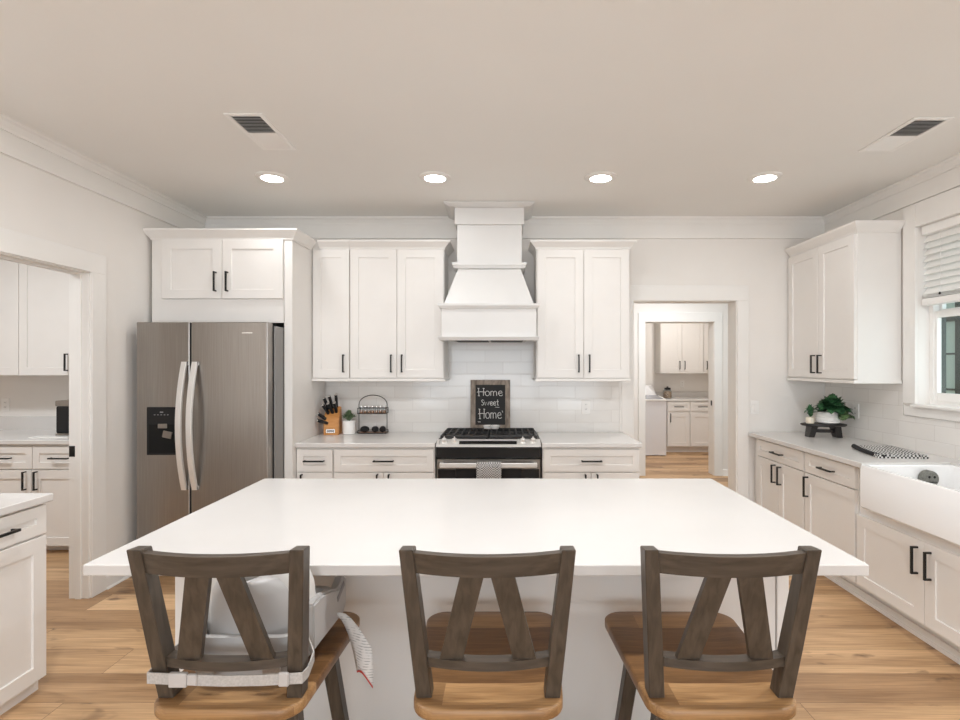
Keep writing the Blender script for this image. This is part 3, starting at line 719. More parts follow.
# grates
for k, (a, b) in enumerate(((RX0 + .02, HX - .006), (HX + .006, RX1 - .02))):
    t = MB(o)
    for y in (3.95, 4.41): t.box(a, b, y - .006, y + .006, .938, .956, bev=.002)
    for x in (a + .006, b - .006): t.box(x - .006, x + .006, 3.95, 4.41, .938, .956, bev=.002)
    for j in range(1, 7): x = a + (b - a)*j/7; t.box(x - .005, x + .005, 3.955, 4.405, .942, .956)
    for y in (4.18,): t.box(a, b, y - .006, y + .006, .940, .956)
    for x in (a + .01, b - .01):
        for y in (3.955, 4.18, 4.405): t.box(x - .006, x + .006, y - .006, y + .006, .925, .94)
    t.put('grate', M_iron, rg)
for x in (-.31, .10):
    for y in (4.07, 4.30):
        MB(o).lathe([(.05, .926), (.05, .932), (.032, .933), (.032, .938), (0, .939)], 18, c=(x, y, 0)).put('burner', M_iron, rg, smooth=40)
MB(o).box(RX0 + .01, RX1 - .01, 4.425, 4.478, .925, .934, bev=.002).put('rear_ledge', M_blackpl, rg)
# dish towel on oven handle
def drape(name, lab, x0, x1, y, ztop, zbot, mm):
    t = MB((0, 0, 0)); m = bmesh.new(); n = 8; prof = [(y + .020, zbot + .05), (y + .019, ztop - .01), (y + .012, ztop + .002), (y, ztop + .004), (y - .012, ztop - .003), (y - .016, ztop - .03), (y - .017, zbot)]
    rows = []
    for i in range(n + 1):
        x = x0 + (x1 - x0)*i/n; row = []
        for k, (yy, zz) in enumerate(prof): row.append(m.verts.new((x, yy + .003*math.sin(i*1.3)*(1 if k > 4 else 0), zz)))
        rows.append(row)
    for a, b in zip(rows, rows[1:]):
        for k in range(len(prof) - 1): m.faces.new((a[k], a[k+1], b[k+1], b[k]))
    t.add(m); ob = t.put(name, mm, None, smooth=60)
    md = ob.modifiers.new('thick', 'SOLIDIFY'); md.thickness = .004; md.offset = 1
    return tag(ob, lab, 'towel')
drape('dish_towel', 'small grey checked towel hanging over the oven door handle', -.19, -.012, 3.8085, .778, .47, M_towel2)

# spoon rest
o = (-.095, 4.36, .9565); sr = thing('spoon_rest', 'cream double-lobed spoon rest on the range grates below the chalkboard', 'spoon rest', o)
MB(o).lathe([(0, 0), (.030, .001), (.042, .026), (.038, .027), (.027, .007), (0, .006)], 20, c=(o[0] - .03, o[1], o[2])).lathe([(0, 0), (.030, .001), (.042, .026), (.038, .027), (.027, .007), (0, .006)], 20, c=(o[0] + .03, o[1], o[2])).put('dish', M_white, sr, smooth=50)

# chalkboard
cx, ch0, cw, chh = -.106, .9352, .333, .418
cb = thing('chalkboard_sign', 'small chalkboard in a weathered wood frame reading Home Sweet Home behind the range', 'sign', (cx, 4.452, ch0))
cb.rotation_euler = (R(-3), 0, 0)
fw = .042
t = MB(); t.box(-cw/2, -cw/2 + fw, -.009, .009, 0, chh, bev=.002); t.box(cw/2 - fw, cw/2, -.009, .009, 0, chh, bev=.002)
t.box(-cw/2 + fw, cw/2 - fw, -.009, .009, 0, fw, bev=.002); t.box(-cw/2 + fw, cw/2 - fw, -.009, .009, chh - fw, chh, bev=.002); t.put('frame', M_barn, cb)
MB().box(-cw/2 + fw - .002, cw/2 - fw + .002, -.003, .005, fw - .002, chh - fw + .002).put('board', M_chalk, cb)
LET = {  # strokes in a unit box, x 0..w, y 0..1
 'H': (.8, [[(.1, 1), (.16, 0)], [(.68, 1), (.66, 0)], [(-.05, .5), (.4, .55), (.85, .5)], [(.0, 1.02), (.2, .98)], [(.58, 1.02), (.78, .98)], [(.05, 0), (.27, -.02)]]),
 'o': (.6, [[(.3 + .24*math.cos(a*math.pi/6), .32 + .32*math.sin(a*math.pi/6)) for a in range(13)]]),
 'm': (.85, [[(.08, 0), (.08, .62)], [(.08, .45), (.2, .62), (.33, .6), (.38, .4), (.38, 0)], [(.38, .45), (.52, .62), (.65, .6), (.72, .4), (.74, 0)]]),
 'e': (.6, [[(.08, .34), (.5, .38), (.45, .58), (.28, .66), (.1, .5), (.08, .25), (.22, .02), (.42, .0), (.56, .14)]]),
 'S': (.6, [[(.5, .86), (.3, .98), (.1, .84), (.16, .62), (.4, .46), (.5, .24), (.32, .02), (.06, .1)]]),
 'w': (1.0, [[(.05, .62), (.24, 0), (.46, .55), (.68, 0), (.9, .64)]]),
 't': (.5, [[(.25, 1), (.25, .1), (.34, 0), (.45, .06)], [(.05, .64), (.45, .66)]]),
}
def write(s, x, z, hgt, wid):
    m_ = MB(); tw = sum(LET[c][0] for c in s); k = wid / tw
    for c in s:
        wd, st = LET[c]
        for P in st:
            pts = [(x + px*k, -.0045, z + pz*hgt) for px, pz in P]
            m_.tube(pts, .0028, 5)
        x += wd*k
    m_.put('lettering', M_chalkw, cb)
write('Home', -.108, .285, .062, .215); write('Sweet', -.078, .205, .048, .15); write('Home', -.098, .095, .078, .195)
for P_ in ([(-.105, -.0045, .068), (-.08, -.0045, .066)], [(.098, -.0045, .16), (.104, -.0045, .145)], [(.04, -.0045, .19), (.075, -.0045, .188)]): MB().tube(P_, .002, 5).put('flourish', M_chalkw, cb)

# ================================================================== REFRIGERATOR
o = (-2.0, 3.95, 0)
fr = thing('refrigerator', 'stainless steel side-by-side refrigerator with water dispenser', 'refrigerator', o)
fy = 3.566
MB(o).box(-2.445, -1.5625, 3.655, 4.40, .03, 1.745, bev=.004).put('cabinet_body', mat('fridge_side_grey', (.27, .262, .255), .4, .4), fr)
MB(o).box(-2.45, -1.574, 3.648, 3.657, .06, 1.75).put('gasket_and_seam_shade', M_rub, fr)
MB(o).box(-2.44, -1.585, 3.70, 3.74, .0, .055).put('kick_grille', M_rub, fr)
MB(o).box(-2.1025, -2.0895, fy + .010, 3.65, .06, 1.762).put('gasket_and_seam_shade', M_rub, fr)  # dark strip set forward so the seam between the doors looks shaded
MB(o).box(-2.44, -1.60, 3.62, 3.72, 1.752, 1.768).put('hinge_cover', M_rub, fr)
d1 = MB(o).box(-2.458, -2.101, fy, 3.648, .06, 1.766, bev=.006, seg=2).put('door', M_steel, fr)
d2 = MB(o).box(-2.091, -1.577, fy, 3.648, .06, 1.766, bev=.006, seg=2).put('door', M_steel, fr)
def bow(x, par):
    t = MB(o); m = bmesh.new(); n = 22; z0, z1 = .645, 1.50; rings = []
    for i in range(n + 1):
        u = i/n; z = z0 + (z1 - z0)*u; dy = .016 + .070*(1 - (2*u - 1)**2)
        y = fy - dy
        hw, ht = .018, .010
        rings.append([m.verts.new((x + a*hw, y + b*ht, z)) for a, b in ((-1, -.5), (-.8, -1), (.8, -1), (1, -.5), (1, 1), (-1, 1))])
    m.faces.new(rings[0]); m.faces.new(rings[-1][::-1])
    for a, b in zip(rings, rings[1:]):
        for k in range(6): m.faces.new((a[k], a[(k+1) % 6], b[(k+1) % 6], b[k]))
    bmesh.ops.recalc_face_normals(m, faces=m.faces); t.add(m)
    for z in (z0 + .012, z1 - .012): t.box(x - .018, x + .018, fy - .02, fy + .001, z - .012, z + .012)
    return t.put('handle', M_satin, par, smooth=35)
bow(-2.126, d1); bow(-2.056, d2)
# dispenser
dz0, dz1, dx0, dx1 = .875, 1.196, -2.386, -2.172
dp = MB(o).box(dx0, dx1, fy - .006, fy + .001, dz0, dz1, bev=.003).put('dispenser_panel', M_blackpl, d1)
MB(o).box(dx0 + .015, dx1 - .015, fy - .0075, fy - .005, dz0 + .015, dz0 + .205, bev=.001).put('dispenser_niche', M_rub, d1)
MB(o).box(dx0 + .08, dx0 + .14, fy - .014, fy - .007, 1.055, 1.085, bev=.002).put('paddle', M_steel, d1)
MB(o).box(dx0 + .115, dx0 + .175, fy - .020, fy - .010, .99, 1.035, bev=.002, rot=Matrix.Rotation(R(12), 4, 'Y')).put('paddle', M_steel, d1)
m_ = MB(o)
for k in range(5): m_.box(dx0 + .05 + k*.022, dx0 + .06 + k*.022, fy - .0068, fy - .0058, 1.142, 1.147)
m_.box(dx0 + .09, dx0 + .112, fy - .0068, fy - .0058, 1.158, 1.166); m_.put('button', M_print, d1)
MB(o).box(-1.75, -1.68, fy - .001, fy + .0005, 1.690, 1.697).put('badge', M_chrome, d2)

# ================================================================== ISLAND
ix0, ix1, iy0, iy1 = -1.187, 1.035, 1.50, 2.646
isl = thing('kitchen_island', 'large white kitchen island base under the broad quartz top', 'island', (-.076, 2.23, 0))
o = (-.076, 2.23, 0); bx0, bx1, by0, by1 = -1.145, .998, 1.862, 2.61
MB(o).box(bx0 + .02, bx1 - .02, by0 + .012, by1, .10, .883).put('carcass', M_cab, isl)
MB(o).box(bx0 + .045, bx1 - .045, by0, by0 + .012, .0, .883).put('front_panel', M_cab, isl)
for a, b in ((bx0, bx0 + .042), (bx1 - .042, bx1)):
    MB(o).box(a, b, by0 - .006, by0 + .05, 0, .883, bev=.002).put('corner_post', M_cab, isl)
for a, b in ((bx0 + .004, bx0 + .02), (bx1 - .02, bx1 - .004)): MB(o).box(a, b, by0 + .05, by1, 0, .883).put('side_panel', M_cab, isl)
MB(o).box(bx0 + .045, bx1 - .045, by0 - .014, by0, 0, .10, bev=.002).put('baseboard', M_cab, isl)
MB(o).box(bx0 + .05, bx1 - .05, by1 - .08, by1 - .06, 0, .10).put('toe_kick', M_cab, isl)
for k in range(4):
    a = bx0 + .03 + k*(bx1 - bx0 - .06)/4; b = a + (bx1 - bx0 - .06)/4
    t = MB(o).box(a + .002, b - .002, by1, by1 + .02, .12, .86, bev=.002); t.put('door', M_cab, isl)
slab('island_countertop', 'broad white quartz island countertop overhanging toward the stools', MB((-.076, 2.07, .883)).prism([(x, y) for x, y in rr(ix0, ix1, iy0, iy1, .006, 2)], .883, .914, bev=.003, seg=2)).location = (-.076, 2.07, .883)

# ================================================================== STOOLS
def bar_stool(loc, label):
    s = thing('bar_stool', label, 'stool', loc, 0, 'wooden bar stools along the island')
    # seat: rounded trapezoid slightly dished
    def trap(k=0.0, r=.055, n=6):
        x0, x1, ya, yb = .183 - k, .206 - k, -.242 + k, .253 - k; P = []
        cs = [((x1 - r), (yb - r), 0), (-(x1 - r), (yb - r), 90), (-(x0 - r), (ya + r), 180), ((x0 - r), (ya + r), 270)]
        for cx, cy, a0 in cs:
            for i in range(n + 1):
                a = R(a0 + 90*i/n); P.append((cx + r*math.cos(a), cy + r*math.sin(a)))
        # bow the rear and front edges a little
        return [(x, y - .010*(1 - (x/.2)**2) if y < -.15 else (y + .008*(1 - (x/.2)**2) if y > .15 else y)) for x, y in P]
    m = bmesh.new()
    shell_l = [(trap(.006), .636), (trap(.001), .641), (trap(0), .645), (trap(0), .663), (trap(.0025), .6665), (trap(.007), .668), (trap(.05), .6665), (trap(.10, .03), .663)]
    rings = [[m.verts.new((x, y, z)) for x, y in P] for P, z in shell_l]
    for a, b in zip(rings, rings[1:]):
        n = len(a)
        for i in range(n): m.faces.new((a[i], a[(i+1) % n], b[(i+1) % n], b[i]))
    m.faces.new(rings[0][::-1]); m.faces.new(rings[-1]); bmesh.ops.recalc_face_normals(m, faces=m.faces)
    t = MB(); t.add(m); t.put('seat', M_seat, s, smooth=45)
    MB().box(-.145, .145, -.165, .165, .585, .634, bev=.004).put('seat_frame', M_stain, s)
    for sx in (-1, 1):
        for sy in (-1, 1):
            MB().bar((sx*.125, sy*.140, .615), (sx*.195, sy*.205, .0), .042, .042, bev=.003, taper=.85).put('leg', M_stain, s)
    zz = .22; f = lambda z: (1 - z/.615)
    for sy in (-1, 1):
        x = .125 + .07*f(zz); y = .14 + .065*f(zz); MB().bar((-x, sy*y, zz), (x, sy*y, zz), .024, .030, up=(0, 0, 1)).put('stretcher', M_stainx, s)
    zz = .30
    for sx in (-1, 1):
        x = .125 + .07*f(zz); y = .14 + .065*f(zz); MB().bar((sx*x, -y, zz), (sx*x, y, zz), .024, .030, up=(0, 0, 1)).put('stretcher', M_stainx, s)
    py = lambda z: -.183 - .068*(z - .67)/.378
    px = lambda z: .1565 + .0315*(z - .67)/.378
    for sx in (-1, 1):
        m = bmesh.new(); rings = []
        for z, hw, hd in ((.667, .019, .021), (.80, .018, .023), (1.048, .0165, .022)):
            x, y = sx*px(z), py(z)
            rings.append([m.verts.new((x + a*hw, y + b*hd, z + (.004 if b < 0 and z > 1 else 0))) for a, b in ((-1, -1), (1, -1), (1, 1), (-1, 1))])
        m.faces.new(rings[0][::-1]); m.faces.new(rings[-1])
        for a, b in zip(rings, rings[1:]):
            for k in range(4): m.faces.new((a[k], a[(k+1) % 4], b[(k+1) % 4], b[k]))
        bmesh.ops.recalc_face_normals(m, faces=m.faces)
        bmesh.ops.bevel(m, geom=[e for e in m.edges], offset=.002, segments=1, affect='EDGES')
        t = MB(); t.add(m); t.put('back_post', M_stain, s)
    def sag(z, x, depth): w = px(z); return py(z) - depth*(1 - (x/w)**2)
    # top rail (height .062) and lower rail
    z = 1.026; w = px(z) - .012; xs = [-w + 2*w*i/14 for i in range(15)]
    m = bmesh.new(); rings = []
    for x in xs:
        rings.append([m.verts.new((x, sag(zz_, x, .034) + dy, zz_)) for zz_, dy in ((.993, -.011), (.993, .011), (1.043, .011), (1.043, -.011))])
    m.faces.new(rings[0]); m.faces.new(rings[-1][::-1])
    for a, b in zip(rings, rings[1:]):
        for k in range(4): m.faces.new((a[k], a[(k+1) % 4], b[(k+1) % 4], b[k]))
    bmesh.ops.recalc_face_normals(m, faces=m.faces); t = MB(); t.add(m); t.put('top_rail', M_stainx, s, smooth=30)
    z = .764; w = px(z) - .012; xs = [-w + 2*w*i/14 for i in range(15)]
    MB().strip([(x, sag(z, x, .030) + .006, z) for x in xs], .022, .032).put('lower_rail', M_stainx, s, smooth=30)
    for sx in (-1, 1):
        p = (sx*.0895, sag(.768, .0895, .030) + .006, .768); q = (sx*.034, sag(1.0, .034, .034), 1.0)
        # slat as flat board: width across, thin in y
        P, Q = Vector(p), Vector(q); hw = .0275; th = .008
        lo = [P + Vector((a*hw, b*th, 0)) for a, b in ((-1, -1), (1, -1), (1, 1), (-1, 1))]
        hi = [Q + Vector((a*hw, b*th, 0)) for a, b in ((-1, -1), (1, -1), (1, 1), (-1, 1))]
        MB().hexa(lo, hi).put('back_slat', M_stain, s)
    return s
SY = 1.497
st = bar_stool((-.036, SY, 0), 'middle wooden bar stool with empty oak seat, directly in front of the range view')
st['label'] = 'middle of the three bar stools, oak seat empty, grey-brown back'
dup(st, (.531, SY, 0), 0, 'right-hand bar stool nearest the sink side, oak seat empty, grey-brown back')
dup(st, (-.664, SY, 0), 0, 'left-hand bar stool carrying the strapped-on child booster seat')

# ------------------------------------------------------------------ booster seat on left stool
bxc = -.664; o = (bxc, SY, .671)
bs = thing('booster_seat', 'light grey plastic child booster seat strapped onto the left stool', 'booster seat', o)
def L(x, y, z): return (x, y, z - .671)
# tub: hollow shell with raised sides
m = bmesh.new()
def tub(k, r=.05): return rr(-.150 + k, .150 - k, -.155 + k, .165 - k, r - k*.4)
lo = [(tub(.022), .003), (tub(.010), .020), (tub(.0), .085), (tub(.002), .118), (tub(.010), .122), (tub(.018), .118), (tub(.024), .075), (tub(.045), .060)]
shell(m, lo); t = MB(); t.add(m); t.put('seat_tub', M_boost, bs, smooth=50)
MB().prism(rr(-.118, .118, -.120, .130, .05), .058, .070, bev=.004).put('seat_insert', M_boostin, bs, smooth=50)
# backrest: curved upright shell
def curved(z_levels, ryb, name, mm, th=.012, spread=1.0, w=.135):
    m = bmesh.new(); n = 16; R1 = []; R2 = []
    for z, wd, yc in z_levels:
        a1, a2 = [], []
        for i in range(n + 1):
            u = -1 + 2*i/n; x = wd*math.sin(u*math.pi/2); y = yc - ryb*math.cos(u*math.pi/2)
            a1.append(m.verts.new((x, y, z)))
            a2.append(m.verts.new((x*(1 - th/wd), y + th, z)))
        R1.append(a1); R2.append(a2)
    for A, flip in ((R1, 0), (R2, 1)):
        for a, b in zip(A, A[1:]):
            for i in range(n): m.faces.new((a[i], a[i+1], b[i+1], b[i]))
    for i in range(n):
        m.faces.new((R1[-1][i], R1[-1][i+1], R2[-1][i+1], R2[-1][i])); m.faces.new((R1[0][i], R1[0][i+1], R2[0][i+1], R2[0][i]))
    for k in range(len(R1) - 1):
        for e in (0, n): m.faces.new((R1[k][e], R1[k+1][e], R2[k+1][e], R2[k][e]))
    bmesh.ops.recalc_face_normals(m, faces=m.faces); t = MB(); t.add(m); return t.put(name, mm, bs, smooth=50)
curved([(.09, .125, -.035), (.16, .120, -.045), (.22, .108, -.058), (.250, .088, -.066), (.262, .060, -.070)], .105, 'backrest', M_boost)
curved([(.085, .148, -.025), (.16, .150, -.030), (.22, .146, -.038), (.265, .130, -.042), (.285, .10, -.045)], .085, 'side_wing', M_boostin, th=.008)
# arms
for sx in (-1, 1):
    m = bmesh.new()
    P = [(-.095, .05), (.165, .03), (.195, .055), (.200, .130), (.170, .150), (.12, .128), (.06, .150), (-.02, .172), (-.095, .175)]
    f = m.faces.new([m.verts.new((sx*.138, y, z)) for y, z in P])
    r = bmesh.ops.extrude_face_region(m, geom=[f]); bmesh.ops.translate(m, verts=[v for v in r['geom'] if isinstance(v, bmesh.types.BMVert)], vec=(sx*.028, 0, 0))
    bmesh.ops.recalc_face_normals(m, faces=m.faces); bmesh.ops.bevel(m, geom=list(m.edges), offset=.006, segments=2, affect='EDGES')
    t = MB(); t.add(m); a = t.put('armrest', M_boost, bs, smooth=50)
    MB().box(min(sx*.166, sx*.168), max(sx*.166, sx*.168), .10, .17, .105, .122, rot=Matrix.Rotation(R(20), 4, 'X')).put('tray_slot', M_print, a)
# strap round the back posts
yb_ = -.227
zs = .060
t = MB(); pts = [(.150, -.10, zs + .03), (.185, -.15, zs + .01), (.189, -.20, zs), (.185, yb_, zs), (.09, yb_ - .004, zs - .003), (0, yb_ - .005, zs - .004), (-.09, yb_ - .004, zs - .002), (-.185, yb_, zs), (-.189, -.20, zs), (-.185, -.15, zs + .01), (-.150, -.10, zs + .03)]
t.strip(pts, .026, .003); t.put('strap', M_strap, bs)
MB().box(-.128, -.085, yb_ - .013, yb_ - .001, zs - .017, zs + .017, bev=.003, seg=2).box(-.085, -.062, yb_ - .011, yb_ - .001, zs - .013, zs + .013, bev=.002).put('buckle', M_buckle, bs)
MB().box(.130, .155, yb_ - .010, yb_ - .001, zs - .017, zs + .017, bev=.003).put('strap_slider', M_buckle, bs)
for x in (-.075, .09):
    MB().box(x - .022, x + .022, -.18, -.176, .02, .07).put('strap_end', M_strap, bs)
# hanging warning label
m = bmesh.new(); rows = []
for i in range(9):
    u = i/8; row = []
    for j in range(7):
        v = j/6
        a_, b_ = v, u; x = .157 + .105*a_*(1 - .5*b_) + .080*b_**.6; y = .10 - .04*b_ - .03*a_ + .008*math.sin(4*a_ + 3*b_); z = .062 - .055*a_*a_ - .155*b_ + .03*a_*b_ + .006*math.sin(5*a_)
        row.append(m.verts.new((x, y, z)))
    rows.append(row)
for a, b in zip(rows, rows[1:]):
    for j in range(6): m.faces.new((a[j], a[j+1], b[j+1], b[j]))
def lab_mat():
    mm = mat('warning_label_paper', (.74, .72, .70), .7); N, Lk, B = nodes(mm)
    v = coords(N, Lk, (1, 1, 1), rot=(0, 0, 0))
    w_ = N.new('ShaderNodeTexWave'); w_.bands_direction = 'Z'; w_.inputs['Scale'].default_value = 45; Lk.new(v, w_.inputs['Vector'])
    n = N.new('ShaderNodeTexNoise'); n.inputs['Scale'].default_value = 60; Lk.new(v, n.inputs['Vector'])
    mu = N.new('ShaderNodeMath'); mu.operation = 'MULTIPLY'; Lk.new(w_.outputs[1], mu.inputs[0]); Lk.new(n.outputs[0], mu.inputs[1])
    Lk.new(ramp(N, Lk, mu.outputs[0], [(.40, (.74, .72, .70)), (.55, (.40, .39, .38))]), B.inputs['Base Color']); return mm
t = MB(); t.add(m); wl = t.put('warning_label', lab_mat(), bs, smooth=60); md = wl.modifiers.new('thick', 'SOLIDIFY'); md.thickness = .0012
e = [tuple(v.co) for v in wl.data.vertices][-7:]
MB().strip([(x, y - .0016, z + .003) for x, y, z in e], .006, .0012).put('red_edge', M_red, wl)

# ================================================================== CEILING FIXTURES
def downlight(x, y, label, power=DOWN_W):
    t = thing('recessed_light', label, 'ceiling light', (x, y, CEIL), 0, 'recessed ceiling lights')
    MB().lathe([(.066, -.001), (.070, -.013), (.080, -.014), (.104, -.006), (.107, 0), (.06, 0)], 32).put('trim_ring', M_trim, t, smooth=40)
    MB().lathe([(0, -.022), (.035, -.020), (.058, -.013), (.0665, -.004), (.067, 0), (0, 0)], 32).put('lens', M_lens, t, smooth=40)
    return t
lx = (-1.526, -.449, .645, 1.73)
names = ['recessed ceiling light nearest the left wall, close to the vent over the fridge side', 'recessed ceiling light just left of the hood crown', 'recessed ceiling light just right of the hood crown', 'recessed ceiling light nearest the right wall and the window']
l0 = downlight(lx[0], 3.515, names[0])
for x, n in zip(lx[1:], names[1:]): dup(l0, (x, 3.515, CEIL), 0, n)
for x in lx: area_light('recessed_and_fill_lamp', (x, 3.515, CEIL - .026), (0, 0, 0), .11, .13, DOWN_W, WARM, 'DISK')
for x in (-1.526, .10, 1.73):
    for y in (1.6, -1.2): area_light('recessed_and_fill_lamp', (x, y, CEIL - .012), (0, 0, 0), .15, .15, 16.5 if y > 0 else 8.0, WARM, 'DISK')  # unseen lamp rows without fixtures, added to supply fill light
area_light('pantry_lamp', (-3.7, 2.9, CEIL - .03), (0, 0, 0), .3, .3, 30, (.93, .97, 1.0), 'DISK')
area_light('hall_lamp', (2.0, 5.7, CEIL - .03), (0, 0, 0), .2, .2, 32, WARM, 'DISK')
area_light('laundry_lamp', (2.7, 7.9, CEIL - .03), (0, 0, 0),   .25, .25, 20, (1, .97, .93), 'DISK')

def vent(x0, x1, y0, y1, label):
    cx, cy = (x0+x1)/2, (y0+y1)/2
    v = thing('air_vent', label, 'air vent', (cx, cy, CEIL), 0, 'ceiling air vents')
    w2, l2 = (x1-x0)/2, (y1-y0)/2; b = .024
    t = MB(); t.box(-w2, -w2 + b, -l2, l2, -.007, 0, bev=.002); t.box(w2 - b, w2, -l2, l2, -.007, 0, bev=.002)
    t.box(-w2 + b, w2 - b, -l2, -l2 + b, -.007, 0, bev=.002); t.box(-w2 + b, w2 - b, l2 - b, l2, -.007, 0, bev=.002); t.box(-w2 + b, w2 - b, -.004, .006, -.006, 0)
    t.put('frame', M_plate, v)
    MB().box(-w2 + b, w2 - b, -l2 + b, l2 - b, -.0012, -.0002).put('duct_shadow', M_rub, v)
    for k in range(24):
        y = -l2 + b + .008 + k*(2*l2 - 2*b - .014)/23
        if abs(y) < .006: continue
        ang = 60 if y < 0 else -60
        MB().box(-w2 + b, w2 - b, y - .0058, y + .0058, -.0052, -.0045, rot=Matrix.Rotation(R(ang*.55), 4, 'X')).put('louver', M_plate, v)
    return v
vent(-1.380, -1.186, 2.62, 3.06, 'white ceiling air vent on the left above the fridge side')
vent(2.06, 2.262, 2.664, 3.09, 'white ceiling air vent on the right near the window wall')

# ================================================================== WALL PLATES
def plate(name, label, cat, loc, rz, rocker):
    p = thing(name, label, cat, loc, rz)
    MB().box(-.036, .036, -.006, 0, -.058, .058, bev=.003, seg=2).put('cover_plate', M_plate, p)
    if rocker: MB().box(-.016, .016, -.010, -.004, -.033, .033, bev=.002).put('rocker', M_plate, p)
    else:
        for z in (-.02, .02):
            s_ = MB().lathe([(0, .0), (.015, 0), (.015, .008), (0, .008)], 16, Matrix.Rotation(R(90), 4, 'X'), (0, 0, z)).put('socket', M_plate, p)
            MB().box(-.007, -.005, -.0085, -.0075, z - .005, z + .006).box(.005, .007, -.0085, -.0075, z - .005, z + .006).put('slot', M_rub, s_)
    return p
plate('wall_outlet', 'white double outlet on the backsplash right of the chalkboard', 'outlet', (.700, YB - .008, 1.125), 0, False)
plate('wall_outlet', 'white outlet on the right wall backsplash behind the potted plant', 'outlet', (XR - .008, 4.10, 1.125), R(-90), False)
plate('light_switch', 'white light switch beside the hall doorway', 'light switch', (2.128, YB, 1.12), 0, True)
plate('wall_outlet', 'white outlet above the pantry counter left of the black appliance', 'outlet', (-4.345, 4.65, 1.13), 0, False)
plate('wall_outlet', 'small white outlet above the laundry counter', 'outlet', (3.08, LAU_Y, 1.153), 0, False)
# strike plate on the pantry door jamb
tag(MB((0, 0, 0)).box(-.022, .022, -.002, 0, -.033, .033, bev=.001).box(-.008, .008, -.0028, -.001, -.012, .012).put('strike_plate', M_black, None, loc=(XL - .092, LD1 - .008, .952)), 'small black strike plate on the pantry door jamb', 'strike plate')
tag(MB((0, 0, 0)).box(-.022, .022, -.002, 0, -.033, .033, bev=.001).put('strike_plate', M_black, None, loc=(0, 0, 0)), 'small black strike plate on the laundry door jamb', 'strike plate').location = (H1 - .006, HALL_Y + .07, .984)
bpy.data.objects['strike_plate.001'].rotation_euler = (0, 0, R(-90))

# ================================================================== COUNTER ITEMS
# knife block
o = (-1.392, 4.33, .9145)
kb = thing('knife_block', 'orange-brown wooden knife block full of black-handled knives', 'knife block', o, R(6))
m = bmesh.new()   # side profile in (y,z): leaning back
P = [(-.055, 0), (.085, 0), (.09, .06), (.07, .215), (.035, .225), (-.055, .105)]
f = m.faces.new([m.verts.new((-.055, y, z)) for y, z in P]); r = bmesh.ops.extrude_face_region(m, geom=[f]); bmesh.ops.translate(m, verts=[v for v in r['geom'] if isinstance(v, bmesh.types.BMVert)], vec=(.118, 0, 0))
bmesh.ops.recalc_face_normals(m, faces=m.faces); bmesh.ops.bevel(m, geom=list(m.edges), offset=.004, segments=2, affect='EDGES')
t = MB(); t.add(m); t.put('block', M_block, kb, smooth=30)
MB().box(-.035, .035, -.0575, -.055, .018, .048, bev=.001).put('emblem', M_chrome, kb)
MB().box(-.028, .028, -.0582, -.0575, .024, .042).put('emblem_print', M_print, kb)
def knife(x, y, z, dx, dy, dz, ln, r=.009):
    dvec = Vector((dx, dy, dz)).normalized(); p = Vector((x, y, z)); q = p + dvec*ln
    k = MB().bar(p, q, .021, .028, up=(0, 1, .3), bev=.005).put('knife_handle', M_blackpl, kb)
    MB().bar(q - dvec*.006, q + dvec*.002, .022, .029, up=(0, 1, .3), bev=.002).put('butt_cap', M_chrome, k)
for a in ((-.03, .03, .20, -.35, -.35, 1, .11), (0, .035, .205, -.22, -.3, 1, .115), (.03, .04, .21, .0, -.3, 1, .12), (-.025, 0, .165, -.45, -.5, .9, .10), (.008, .0, .17, -.3, -.5, .9, .105), (.035, .01, .175, -.1, -.5, .9, .10), (-.04, -.03, .125, -.9, -.5, .8, .085), (-.02, -.045, .095, -.95, -.5, .35, .095)): knife(*a)
# small potted plant
def leaf(mb, base, tip, w, bend=.2, n=5):
    b, t_ = Vector(base), Vector(tip); d = t_ - b; side = d.cross(Vector((0, 0, 1)))
    if side.length < 1e-5: side = Vector((1, 0, 0))
    side.normalize(); up = side.cross(d).normalized(); m = bmesh.new(); rows = []
    for i in range(n + 1):
        u = i/n; ww = w*math.sin(math.pi*min(1, .08 + u*.92))**.8 if 0 < i < n else w*.04
        c = b + d*u + up*bend*d.length*math.sin(math.pi*u) * 1
        rows.append([m.verts.new(c - side*ww/2), m.verts.new(c - up*.12*ww), m.verts.new(c + side*ww/2)])
    for a, c in zip(rows, rows[1:]):
        for k in range(2): m.faces.new((a[k], a[k+1], c[k+1], c[k]))
    mb.add(m)
def foliage(c, r, h, n, w, droop, seed):
    rnd = random.Random(seed); mb = MB()
    for i in range(n):
        a = rnd.uniform(0, 2*math.pi); e = rnd.uniform(.15, 1.0); rr_ = r*e
        b = Vector((c[0] + .35*rr_*math.cos(a)*rnd.random(), c[1] + .35*rr_*math.sin(a)*rnd.random(), c[2] + h*(.1 + .5*rnd.random())))
        tip = Vector((c[0] + rr_*math.cos(a), c[1] + rr_*math.sin(a), c[2] + h*(1.05 - droop*e*e) + rnd.uniform(-.15, .1)*h))
        leaf(mb, b, tip, w*rnd.uniform(.7, 1.2), rnd.uniform(.05, .3))
    return mb
o = (-1.258, 4.345, .9145); pp = thing('potted_plant', 'small pale green succulent in a plain white pot beside the knife block', 'plant', o)
MB().lathe([(0, 0), (.045, 0), (.050, .004), (.052, .112), (.047, .112), (.046, .10), (0, .10)], 24).put('pot', M_white, pp, smooth=40)
foliage((0, 0, .095), .068, .095, 110, .026, .6, 3).put('foliage', M_leafpale, pp)
